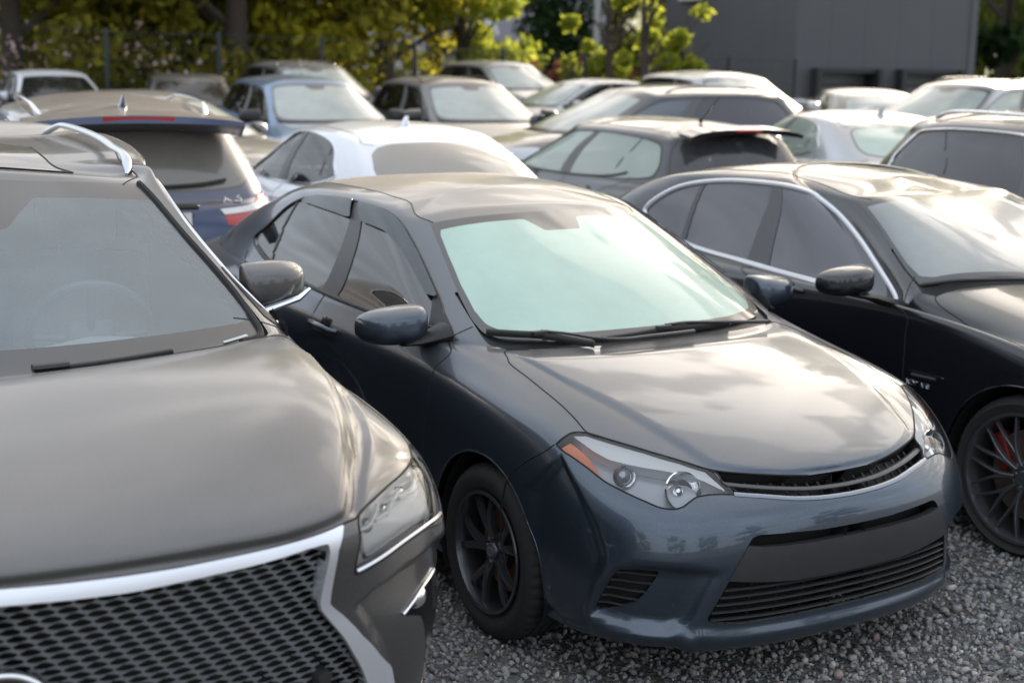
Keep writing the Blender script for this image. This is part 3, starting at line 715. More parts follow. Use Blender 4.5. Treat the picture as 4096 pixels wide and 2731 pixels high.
def car(name, label, pose, S, pm, sp=None, group=None, det=1, cat='car'):
    """one whole car as a thing; S surface of the half body, pm paint, sp: dict of changes"""
    sp = sp or {}; g = dict(G); g.update(sp.get('g', {}))
    root = empty(name, label, cat, (pose[0], pose[1], pose[3] if len(pose) > 3 else 0), pose[2], group)
    wb = sp.get('wb', 2.70); RW = sp.get('R', .316); AR = sp.get('AR', RW + .048)
    if det >= 2:
        us = np.concatenate([np.linspace(0, 5, 111)[:-1], np.linspace(5, 17, 169)]); vs = np.concatenate([np.linspace(0, 4, 41)[:-1], np.linspace(4, 7.2, 57)[:-1], np.linspace(7.2, 16, 101)])
    elif det == 1: us = np.linspace(0, 17, 171); vs = np.linspace(0, 16, 145)
    else: us = np.linspace(0, 17, 103); vs = np.linspace(0, 16, 97)
    m = grid(S, us, vs); P = {}
    def arch(xc):
        def f(p):
            r = np.hypot(p[:, 0] - xc, p[:, 2] - RW) - AR
            return np.where(p[:, 1] < .5, 1.0, r)
        return f
    for xc in (0., -wb): _, m = cut_fn(m, arch(xc))
    piece = {}
    for k in ('ws', 'cowl', 'dlo', 'rear', 'head', 'tail') + tuple(sp.get('open', ())):
        if k in g and g[k]: piece[k], m = cut_uv(m, g[k])
    plain_nose = 'grille' not in g and 'chrome' not in g
    if plain_nose:
        g['nose'] = sp.get('nose', [(-1, 5.45), (.95, 5.5), (1.2, 5.2), (1.0, 4.3), (-1, 4.15)]); g['mouth'] = [(-1, 2.7), (1.5, 2.7), (1.85, 2.0), (1.5, 1.6), (-1, 1.55)]
        for k in ('nose', 'mouth'): piece[k], m = cut_uv(m, g[k])
    for k in ('hood', 'roof', 'fdoor', 'rdoor', 'fbump', 'rbump', 'trunk'):
        if k in g and g[k]: piece[k], m = cut_uv(m, g[k])
    th = .010 if det else .0
    emit(m, 'body', pm, root, both=True, solid=th)
    emit(piece['hood'], 'hood', pm, root, both=True, solid=th)
    emit(piece['roof'], 'roof', sp.get('roofm', pm), root, both=True, solid=th)
    fb = emit(piece['fbump'], 'front_bumper', pm, root, both=True, solid=th)
    emit(piece['rbump'], 'rear_bumper', pm, root, both=True, solid=th)
    emit(piece['trunk'], sp.get('trunkname', 'trunk_lid'), pm, root, both=True, solid=th)
    emit(piece['cowl'], 'cowl_panel', M_BLACK, root, both=True, off=-.012)
    if plain_nose:
        for k, nm, vs_ in (('nose', 'grille', np.linspace(4.45, 5.3, 5)), ('mouth', 'lower_intake', np.linspace(1.8, 2.5, 4))):
            go_ = emit(piece[k], nm, M_BLACK, root, both=True, off=-.03)
            b = MB()
            for v in vs_:
                r = urange(g[k], v, 60)
                if r is None: continue
                if r[0] > .05:
                    for s_ in (1, -1): us_ = np.linspace(r[0], r[1], 12); b.tube((S.ev(us_, np.full(12, v)) - .006 * S.nrm(us_, np.full(12, v))) * np.array([1, s_, 1]), .007, 6)
                else: slat(b, S, v, r[1], -.006, .008, .6, 20)
            b.build('grille_slats', sp.get('slatm', M_GREYP), go_)
    # windscreen: clear centre and printed border
    wsc, wsb = cut_uv(piece['ws'], g['clear'])
    wo = emit(wsc, 'windshield', sp['glass'], root, both=True)
    emit(wsb, 'windshield_border', sp.get('frit', M_FRIT), wo, both=True)
    rc, rb_ = cut_uv(piece['rear'], inset(g['rear'], .12))
    ro = emit(rc, 'rear_window', sp.get('rglass', sp['glass']), root, both=True); emit(rb_, 'window_border', sp.get('frit', M_FRIT), ro, both=True)
    sides = (1, -1); doors = {}
    for s in sides:
        fd = emit(piece['fdoor'], 'front_door', pm, root, s, solid=th); rd = emit(piece['rdoor'], 'rear_door', pm, root, s, solid=th)
        doors[s] = (fd, rd)
        d = piece['dlo']
        bp, d1 = cut_uv(d, g['bpil']); cd, d1 = cut_uv(d1, g['cdiv'])
        fw, rest = cut_fn(Mesh(S, d1.uv, d1.F), lambda p, uv=d1.uv: uv[:, 0] - np.interp(uv[:, 1], *sp.get('bsplit', ([9.5, 10.1, 12.5, 13.6], [8.9, 8.87, 8.15, 8.0]))))
        rw, qw = cut_fn(rest, lambda p, uv=rest.uv: uv[:, 0] - np.interp(uv[:, 1], *sp.get('csplit', ([9.5, 10.44, 12.2, 13.6], [10.235, 10.235, 10.385, 10.385]))))
        emit(fw, 'window', sp.get('sglass', sp['glass']), fd, s, off=-.004); emit(rw, 'window', sp.get('s2glass', sp.get('sglass', sp['glass'])), rd, s, off=-.004)
        emit(qw, 'window', sp.get('s2glass', sp.get('sglass', sp['glass'])), root, s, off=-.004)
        emit(bp, 'pillar_trim', M_GREYP, rd, s, solid=.006); emit(cd, 'pillar_trim', M_GREYP, rd, s, solid=.006)
        t = MB(); seam(t, S, smooth_poly(g['dlo'], 6), sp.get('trim_r', .006), .0, closed=True, side=s, n=8); t.build('window_trim', sp.get('trim', M_BLACK), root)
        if det:
            t = MB(); seam(t, S, uvline([(5.2, 10.12), (6.9, 9.93), (8.1, 9.84), (8.975, 9.87), (9.57, 9.98), (10.26, 10.25), (10.9, 10.6)], 8), sp.get('belt_r', .010), .001, side=s, n=8); t.build('belt_moulding', sp.get('trim', M_BLACK), root)
        # lamps
        head_lamp(root, S, piece['head'], g, s, sp, det)
        if piece.get('tail') and piece['tail'].F:
            tl = emit(piece['tail'], 'taillight', sp.get('tailm', M_REDL), root, s, off=.002, solid=.03)
            if 'tailw' in g:
                tw, _ = cut_uv(piece['tail'], g['tailw']); emit(tw, 'taillight_band', M_WHITEL, tl, s, off=.006, solid=.01)
        # wheels and arches
        for xc in (0., -wb):
            yo = sp.get('ytrack', S_y(S, xc) - .028)
            wheel(root, xc, s * yo, RW, RW, sp.get('rr', .215), sp.get('tw', .205), s, sp.get('wstyle', 'five'), sp.get('rim', M_RIMS), det, sp.get('caliper'), sp.get('emblem') if xc == 0 else None)
            b = MB(); n = 40; ang = np.linspace(-.45, PI + .45, n); rings = []
            ring = []
            for a in ang:
                x, z = xc + (AR + .002) * math.cos(a), RW + (AR + .002) * math.sin(a)
                ring.append([(x, s * .48, z), (x, s * (yo - .02), z)])
            V = [p for r_ in ring for p in r_]; b.add(V, [(2 * i, 2 * i + 1, 2 * i + 3, 2 * i + 2) for i in range(n - 1)])
            V2 = [(xc, s * .48, RW)] + [r_[0] for r_ in ring]; b.add(V2, [(0, i + 1, i + 2) for i in range(n - 1)])
            b.build('wheel_well', M_WELL, root, smooth=False, fixn=False)
            if det:
                gu = nearest_grid(S, (xc, RW + AR), (0, 2), (4, 14), (0, 8)); pts = []
                L = []
                for a in np.linspace(PI / 2, -.3, 20): gu2 = inv(S, (xc + (AR - .001) * math.cos(a), RW + (AR - .001) * math.sin(a)), (0, 2), gu); gu = gu2; L.append(gu2)
                gu = L[0]; L2 = []
                for a in np.linspace(PI / 2, PI + .3, 20)[1:]: gu2 = inv(S, (xc + (AR - .001) * math.cos(a), RW + (AR - .001) * math.sin(a)), (0, 2), gu); gu = gu2; L2.append(gu2)
                line = [q for q in (L[::-1] + L2) if q[1] > .15]
                b = MB(); seam(b, S, line, .0045, -.003, side=s, n=8, flat=1.0); b.build('arch_lip', sp.get('archm', pm), root)
        # panel gaps
        if det:
            b = MB()
            lines = [g['fdoor'][0:8], [(9.05, .8), (9.05, 7.2), (9.0, 9.0), (8.99, 9.7)], g['rdoor'][5:], [(5.32, 0.05)] + g['fbump'][2:6], [q for q in g['hood'] if q[0] >= 0],
                     g['head'] + [g['head'][0]], g['roof'][1:9], g['rbump'][1:], g['trunk'][1:-1], [(4.2, 10.01), (3.0, 10.43)]]
            for L in lines:
                if L: seam(b, S, uvline(L, 8, smooth=True), .0032 if det > 1 else .0036, -.0010, side=s)
            b.build('panel_gaps', M_SEAM, root, fixn=False)
        if sp.get('mirror', True):
            mp = sp.get('mir', (-.62, .985, 1.03)); mirror_part(root, S, s, mp, sp.get('mirs', (.24, .15, .155)), sp.get('mirm', pm), shape=sp.get('mirshape', 'round'), chrome=sp.get('mirchrome', False))
        if det and sp.get('handles', True):
            for (hu, hv), dr in ((sp.get('h1', (8.78, 6.2)), doors[s][0]), (sp.get('h2', (10.45, 6.6)), doors[s][1])):
                b = MB(); p0 = pt(S, hu, hv, 0, s); p1 = pt(S, hu - .42, hv - .02, 0, s); q0 = pt(S, hu, hv, .032, s); q1 = pt(S, hu - .42, hv - .02, .032, s)
                mid0 = p0 * .85 + p1 * .15; 
                b.tube([p0, q0 * .9 + q1 * .1, q0 * .5 + q1 * .5 + (q0 - p0) * .1, q0 * .1 + q1 * .9, p1], [.009, .011, .013, .011, .009], 10, flat=1.25); b.build('door_handle', sp.get('handlem', pm), dr)
                b = MB(); c = (p0 + p1) / 2; b.lathe([(.0001, s * .0035), (.040, s * .0015), (.048, s * -.004)], 24, c=tuple(c)); 
                b.build('handle_recess', M_GLOSSB, dr)
    if det: cabin(root, S, sp)
    else: cabin(root, S, dict(sp, wheelin=False))
    if sp.get('fin') is not None: fin(root, S, sp.get('finm', pm), sp['fin'])
    if sp.get('rails'):
        rm_ = sp.get('railm', M_SATIN); r0, r1, rv = sp['rails']
        for s in sides:
            b = MB(); q_ = S.ev(np.linspace(r0, r1, 400), np.full(400, rv) if np.isscalar(rv) else np.linspace(rv[0], rv[1], 400)); cl_ = np.r_[0, np.cumsum(np.linalg.norm(np.diff(q_, axis=0), axis=1))]; tt = np.concatenate([np.linspace(0, .3, 14)[:-1], np.linspace(.3, cl_[-1] - .3, 20), np.linspace(cl_[-1] - .3, cl_[-1], 14)[1:]])
            p = np.stack([np.interp(tt, cl_, q_[:, k]) for k in range(3)], 1); e_ = np.minimum(tt, cl_[-1] - tt); t = tt / cl_[-1]; offs = .006 + sp.get('railh', .045) * np.sin(np.clip(e_ / .28, 0, 1) * PI / 2)
            p = p + offs[:, None] * np.array([0, .1, 1.])
            if s < 0: p = p * MIR
            b.tube(p, np.interp(e_, [0, .06, .2], [.005, .017, .014]), 12, flat=.8); b.build('roof_rail', rm_, root)
    return root, piece, g
def S_y(S, x): 
    u, v = inv(S, (x, .62), (0, 2), nearest_grid(S, (x, .62), (0, 2), (4, 14), (1, 6))); return pt(S, u, v)[1]
def inset(poly, d):
    """shrink an outline whose far side runs over the centre line"""
    P = np.array(poly, float); c = P.mean(0); out = []
    for k in range(len(P)):
        a, b_, e = P[k - 1], P[k], P[(k + 1) % len(P)]
        n1 = np.array([-(b_ - a)[1], (b_ - a)[0]]); n2 = np.array([-(e - b_)[1], (e - b_)[0]]); n = n1 / (np.linalg.norm(n1) + 1e-9) + n2 / (np.linalg.norm(n2) + 1e-9); n /= np.linalg.norm(n) + 1e-9
        out.append(b_ + n * d)
    out = np.array(out); area = lambda Q: abs(np.sum(Q[:, 0] * np.roll(Q[:, 1], -1) - np.roll(Q[:, 0], -1) * Q[:, 1]))
    if area(out) > area(P): out = 2 * P - out
    big = np.abs(P[:, 0]) > 17.5; out[big, 0] = P[big, 0]; small = P[:, 0] < -.5; out[small, 0] = P[small, 0]
    return out
def head_lamp(root, S, pc, g, s, sp, det):
    if det == 0:
        h = emit(pc, 'headlight', sp.get('lampm', M_LAMP), root, s, off=.001, solid=.02); return h
    h = emit(pc, 'headlight', M_LENS, root, s, off=-.001)
    dep = sp.get('lampdepth', .055)
    sub = pc
    parts = []
    for k, mat, of in sp.get('lampparts', ()):
        a, sub = cut_uv(sub, g[k]); parts.append((k, a, mat, of))
    emit(sub, 'lamp_housing', sp.get('housm', M_HOUS), h, s, off=-dep)
    for k, a, mat, of in parts:
        nm = {'amber': 'turn_signal', 'band': 'lamp_bezel'}.get(k, 'lamp_element')
        emit(a, nm, mat, h, s, off=-of)
        V, F = walls(S, g[k], -of, -dep, s); mk(nm + '_edge', V, F, mat, h)
    V, F = walls(S, g['head'], -.001, -dep, s); mk('lamp_edge', V, F, sp.get('edgem', M_GREYP), h)
    for (u, v, r, tilt) in sp.get('bowls', ()):
        c = pt(S, u, v, -dep * .5, s); n = S.nrm(np.array([u]), np.array([v]))[0] * np.array([1, s, 1]); n = n * .55 + np.array([.85, 0, .05]); n /= np.linalg.norm(n)
        Rm = Vector(n).to_track_quat('Z', 'Y').to_matrix(); b = MB(); nn = 40
        prof = [(r, .012), (r * 1.04, .004), (r * .98, 0), (r * .85, -.018), (r * .6, -.034), (r * .34, -.042)] if tilt == 0 else [(r, .004), (r * 1.1, .0), (r * 1.1, -.01), (r * .9, -.008)]
        V = []; 
        for k in range(nn):
            t = 2 * PI * k / nn; fac = 1
            for rr_, hh in prof: V.append(tuple(c + np.array(Rm @ Vector((rr_ * fac * math.cos(t), rr_ * fac * math.sin(t), hh)))))
        m_ = len(prof); F = [(k * m_ + i, k * m_ + i + 1, ((k + 1) % nn) * m_ + i + 1, ((k + 1) % nn) * m_ + i) for k in range(nn) for i in range(m_ - 1)]
        b.add(V, F); b.build('lamp_reflector', M_REFL, h)
        b = MB(); bm_ = bmesh.new(); bmesh.ops.create_uvsphere(bm_, u_segments=20, v_segments=12, radius=r * (.30 if tilt == 0 else .86)); b.bm(bm_, Matrix.Translation(tuple(c + np.array(Rm @ Vector((0, 0, -.03 if tilt == 0 else -.02)))))); b.build('lamp_bulb', M_CHROME if tilt == 0 else M_PROJ, h)
    return h
M_FRIT = glass('printed_glass_border', (.02, .02, .02), .9, (.03, .03, .032), .04, .25)
M_PROJ = plain('projector_glass', (.30, .33, .37), .05, metal=.5, coat=1.0)
M_LAMP = plain('lamp_glass', (.45, .47, .48), .1, metal=.4, coat=.9)

CAM = [4.26646, -3.37149, 2.07438, 2.59215, -0.19943, 0.01793, 5916.73114]
# ------------------------------------------------------------------ the three cars in front
TRC = dict(headlight=[[4.601, 5.924], [4.383, 6.346], [4.12, 6.717], [3.74, 6.924], [3.211, 6.963], [2.566, 6.943], [2.054, 6.81], [1.738, 6.561], [1.661, 6.453], [1.581, 5.861], [1.488, 5.371], [1.628, 5.4], [1.799, 5.391], [1.936, 5.318], [2.066, 5.103], [2.199, 4.865], [2.298, 4.787], [2.444, 4.782], [2.716, 4.95], [3.043, 5.141], [3.381, 5.333], [3.7, 5.581], [4.099, 5.763], [4.416, 5.835]], amber=[[4.483, 5.951], [4.173, 6.408], [3.921, 6.26], [3.697, 6.052], [3.524, 5.704], [3.453, 5.402], [3.627, 5.444], [3.91, 5.622], [4.255, 5.802]], band=[[4.107, 6.668], [3.747, 6.87], [2.578, 6.888], [2.065, 6.754], [1.748, 6.487], [1.593, 5.744], [1.546, 5.475], [1.674, 5.79], [1.786, 6.031], [1.994, 6.325], [2.363, 6.362], [2.779, 6.293], [3.254, 6.229], [3.585, 6.367], [3.838, 6.529]], grille=[[1.653, 6.507], [1.263, 6.305], [0.793, 6.02], [0.474, 5.86], [0.559, 4.854], [0.761, 4.955], [1.176, 5.202], [1.485, 5.356], [1.552, 5.818]], fog=[[3.195, 2.914], [2.908, 2.983], [2.542, 2.999], [2.607, 2.751], [2.748, 2.393], [2.879, 2.154], [3.024, 2.034], [3.343, 1.862], [3.728, 1.705], [3.629, 1.976], [3.464, 2.38], [3.312, 2.764]])
pm = paint('slate_grey_paint', (.056, .077, .108), metal=.75, rough=.32, dust=.5, dcol=(.20, .18, .16))
pm_roof = paint('slate_grey_paint_dusty_roof', (.056, .077, .108), metal=.75, rough=.32, dust=1.0, dcol=(.27, .24, .21), lo=.2, hi=.9, drough=.6)
GL_MINT = glass('mint_windshield', (.52, .68, .60), .54, (.46, .65, .56), .05, .35, hrough=.35)  # sky reflection is partly put into the mint haze colour
GL_SIDE = glass('dark_side_glass', (.10, .105, .10), .10, (.05, .05, .05), .01, .2, ior=2.3)
def clean(k): return TRC[k]
Sc = Surf(compact_sedan()).orient()
gC = dict(head=TRC['headlight'], amber=TRC['amber'], band=TRC['band'], fog=TRC['fog'])
gr = [(-1, 5.80), (.474, 5.86)] + TRC['grille'][2::-1][0:0] + [(.793, 6.02), (1.263, 6.305), (1.653, 6.507), (1.552, 5.818), (1.485, 5.356), (1.176, 5.202), (.761, 4.955), (.559, 4.86), (.3, 4.80), (-1, 4.78)]
gC['grille'] = gr
gC['intake'] = [(-1, 3.77), (.506, 3.80), (.837, 3.84), (1.058, 3.86), (1.31, 3.886), (1.383, 3.828), (1.416, 3.73), (1.52, 3.3), (1.647, 2.79), (1.76, 2.27), (1.877, 1.817), (1.663, 1.73), (1.42, 1.674), (1.045, 1.694), (.695, 1.70), (-1, 1.69)]
gC['hood'] = [(-1, 5.80), (.474, 5.86), (.793, 6.02), (1.263, 6.305), (1.653, 6.507), (1.738, 6.57), (2.054, 6.81), (2.566, 6.943), (3.211, 6.963), (3.728, 6.97), (3.90, 7.26), (4.07, 7.61), (4.166, 7.985), (4.02, 8.29), (3.833, 8.52), (3.195, 8.83), (2.72, 9.10), (2.2, 9.14), (-1, 9.2)]
Sc.dis = [([(1.62, 3.05), (1.95, 3.16), (2.45, 3.22), (2.95, 3.20), (3.35, 3.05), (3.75, 2.3), (3.95, 1.55), (3.2, 1.35), (2.4, 1.3), (1.95, 1.45)], .030, .42),
    ([(1.75, 2.95), (2.0, 3.14), (2.45, 3.2), (2.95, 3.18), (3.3, 3.0), (3.6, 2.4), (3.85, 1.6), (3.3, 1.38), (2.4, 1.38), (2.0, 1.8)], .012, .12),
    ([(-1, 8.95), (2.5, 8.95), (2.87, 8.90), (2.86, 8.28), (2.354, 7.705), (1.947, 7.15), (1.73, 6.62), (1.3, 6.33), (.8, 6.0), (-1, 5.80)], -.010, .20),
    ([(4.45, 5.75), (3.95, 4.87), (3.55, 3.84), (3.38, 3.16), (3.55, 2.37), (3.8, 1.71), (3.75, .9)] + [(5.2, .6), (5.25, 4.2), (4.9, 5.0)], .020, .22),
    ([(-1, 1.55), (1.6, 1.58), (2.0, 1.70), (2.25, 1.3), (2.3, .5), (-1, .4)], -.016, .22)]
spC = dict(roofm=pm_roof, glass=GL_MINT, sglass=GL_SIDE, rglass=GL_SIDE, g=gC, open=('grille', 'intake', 'fog'), wstyle='twin5', rim=M_RIMB, emblem=True,
    lampparts=(('amber', M_AMBER, .018), ('band', M_LBAND, .010)), bowls=((2.10, 5.66, .062, 0), (2.98, 5.85, .034, 1)),
    mir=(-.585, .925, 1.035), mirs=(.245, .165, .148), h1=(9.0, 6.2))
car1, pc1, g1 = car('parked_car', 'slate grey compact sedan with mint windshield and black wheels, between the two other front cars', (0, 0, 0), Sc, pm, spC, det=2)
def front_details(root, S, g, pc):
    fb = [c for c in root.children if c.name.startswith('front_bumper')][0]
    # upper grille: recess, backing, middle bar, bright lower edge
    gp = np.array(g['grille']); ro = emit(pc['grille'], 'grille', M_BLACK, root, both=True, off=-.07)
    V, F = walls(S, [p for p in uvline(g['grille'], 4, smooth=False) if p[0] >= -.01], -.006, -.07); V2 = V * MIR; mk('grille_edge', np.concatenate([V, V2]), F + [tuple(i + len(V) for i in f) for f in F], M_WELL, ro, smooth=False)
    b = MB()
    def path(pts, off, r, flat):
        q = uvline(pts, 10); p = S.ev(q[:, 0], q[:, 1]) + off * S.nrm(q[:, 0], q[:, 1]); p = np.concatenate([p * MIR, p[::-1][1:]]); b.tube(p, r, 10, flat=flat)
    path([(1.56, 5.95), (1.317, 5.80), (.907, 5.555), (.5, 5.37), (0, 5.30)], -.015, .013, .55)
    b.build('grille_bar', M_GREYP, ro)
    b = MB(); path([(1.50, 5.40), (1.176, 5.23), (.761, 4.985), (.4, 4.87), (0, 4.83)], -.006, .012, .8); b.build('grille_bar', M_SATINP, ro)
    b = MB()
    for u in np.linspace(.12, 1.4, 9):
        for s in (1, -1):
            v0, v1 = np.interp(u, [0, .5, 1.3, 1.65], [4.9, 4.95, 5.3, 5.5]), np.interp(u, [0, .47, 1.26, 1.65], [5.75, 5.8, 6.2, 6.4]); b = MB(); b.tube([pt(S, u, v0, -.04, s), pt(S, u, v1, -.04, s)], .005, 6); b.build('grille_rib', M_BLACK, ro)
    # lower intake
    it = emit(pc['intake'], 'lower_intake', M_WELL, root, both=True, off=-.075)
    V, F = walls(S, [p for p in uvline(g['intake'], 4, smooth=False) if p[0] >= -.01], .0, -.075); mk('intake_edge', np.concatenate([V, V * MIR]), F + [tuple(i + len(V) for i in f) for f in F], M_BLACK, it, smooth=False)
    b = MB()
    for v in (1.80, 1.98, 2.16, 2.34, 2.52):
        r = urange(g['intake'], v); slat(b, S, v, r[1] - .02, -.012, .013, .32)
    b.build('intake_slats', M_SLAT, it)
    b = MB()
    for u in (.25, .6, .95, 1.3):
        for s in (1, -1): b = MB(); b.tube([pt(S, u, 1.72, -.035, s), pt(S, u, 2.6, -.035, s)], .004, 6); b.build('intake_rib', M_BLACK, it)
    pl = [(-1, 3.50), (.6, 3.51), (1.018, 3.52), (1.274, 3.55), (1.438, 3.618), (1.50, 3.4), (1.662, 2.79), (1.391, 2.72), (1.106, 2.65), (.784, 2.60), (-1, 2.58)]
    pp, _ = cut_uv(grid(S, np.linspace(0, 2, 81), np.linspace(2.3, 3.8, 61)), pl); emit(pp, 'plate_panel', M_SLAT, root, both=True, off=.004, solid=.03)
    for s in (1, -1):
        f = emit(pc['fog'], 'side_vent', M_BLACK, root, s, off=-.03); V, F = walls(S, uvline(g['fog'], 3, smooth=False, closed=True), .001, -.03, s); mk('vent_edge', V, F, M_SLAT, f)
        b = MB()
        for v in (2.82, 2.60, 2.38, 2.16, 1.96):
            r = urange(g['fog'], v)
            if r is None: continue
            us = np.linspace(r[0], r[1], 16); p = S.ev(us, np.full(16, v)) - .004 * S.nrm(us, np.full(16, v)); b.tube(p * np.array([1, s, 1]), .011, 8, flat=.35)
        b.build('vent_slats', M_SLAT, f)
M_HOUSL = plain('pale_lamp_housing', (.82, .80, .77), .3, metal=.0, coat=.3)
M_CHROMEB = plain('brushed_chrome', (.78, .80, .86), .34, metal=.75)
M_MESH = plain('grille_mesh_grey', (.17, .18, .19), .38, metal=.3, coat=.2)
M_SATINC = plain('satin_window_strip', (.72, .73, .76), .3, metal=.6)
M_SLAT = plain('satin_black_plastic', (.035, .036, .038), .38, noise=.15)
M_SATINP = plain('painted_grille_edge', (.22, .24, .29), .3, metal=.6, coat=.5)
front_details(car1, Sc, g1, pc1)

def wiper3(parent, blade, arm, ob=.02, oa=.032):
    P = lambda L, o: [tuple(np.array(q[:3]) + o * np.array(q[3:])) for q in L]
    b = MB(); bl = smooth_poly(P(blade, ob), 6, closed=False); b.tube(bl, .009, 8, flat=1.3); b.tube([p - np.array([0, 0, .012]) for p in bl], .004, 6)
    w = b.build('wiper', M_BLACK, parent); b = MB(); a = smooth_poly(P(arm, oa), 6, closed=False); b.tube(a, np.linspace(.007, .012, len(a)), 8, flat=.7)
    m = P(blade, ob + .008)[len(blade) // 2]; b.box(tuple(m), (.022, .07, .02), bev=.005); b.build('wiper_arm', M_BLACK, w)
wiper3(car1, [[-0.355,-0.653,1.011,0.399,-0.282,0.873],[-0.296,-0.568,1.007,0.433,-0.214,0.876],[-0.253,-0.484,1.002,0.458,-0.154,0.875],[-0.198,-0.393,0.986,0.464,-0.105,0.879],[-0.115,-0.335,0.977,0.125,-0.027,0.992]], [[-0.259,-0.48,1.006,0.456,-0.153,0.877],[-0.212,-0.384,0.995,0.483,-0.106,0.869],[-0.142,-0.316,0.98,0.087,-0.017,0.996],[-0.097,-0.248,0.977,0.128,-0.015,0.992],[-0.09,-0.106,0.977,0.125,-0.003,0.992],[-0.094,0.107,0.977,0.122,0.003,0.993]]); wiper3(car1, [[-0.149,-0.276,0.982,0.061,-0.009,0.998],[-0.167,-0.125,0.987,0.501,-0.02,0.865],[-0.176,0.017,0.994,0.513,0.002,0.858],[-0.18,0.19,0.992,0.504,0.037,0.863],[-0.196,0.354,0.99,0.491,0.094,0.866]], [[-0.185,0.031,0.999,0.502,0.004,0.865],[-0.188,0.118,1.0,0.498,0.02,0.867],[-0.184,0.232,0.993,0.5,0.05,0.865],[-0.15,0.406,0.979,0.106,0.032,0.994],[-0.141,0.514,0.973,0.141,0.066,0.988]])
# smoked rain visors over the side windows
vm = glass('smoked_visor', (.06, .10, .13), .35, (.05, .06, .07), .05, .5)
for s in (1, -1):
    for pl in ([(10.12, 12.63), (10.0, 12.85), (9.65, 13.06), (8.96, 13.27), (8.3, 13.28), (8.36, 12.5), (8.6, 12.47), (9.5, 12.55)], [(7.95, 13.28), (6.96, 13.28), (5.53, 13.14), (4.75, 12.75), (4.3, 12.0), (4.12, 11.0), (4.37, 10.94), (4.95, 10.95), (5.28, 11.36), (5.77, 11.98), (6.73, 12.38), (7.9, 12.46)]):
        a, _ = cut_uv(grid(Sc, np.linspace(3.8, 10.4, 160), np.linspace(10.4, 13.5, 70)), pl); emit(a, 'rain_visor', vm, car1, s, off=.014, solid=.004)

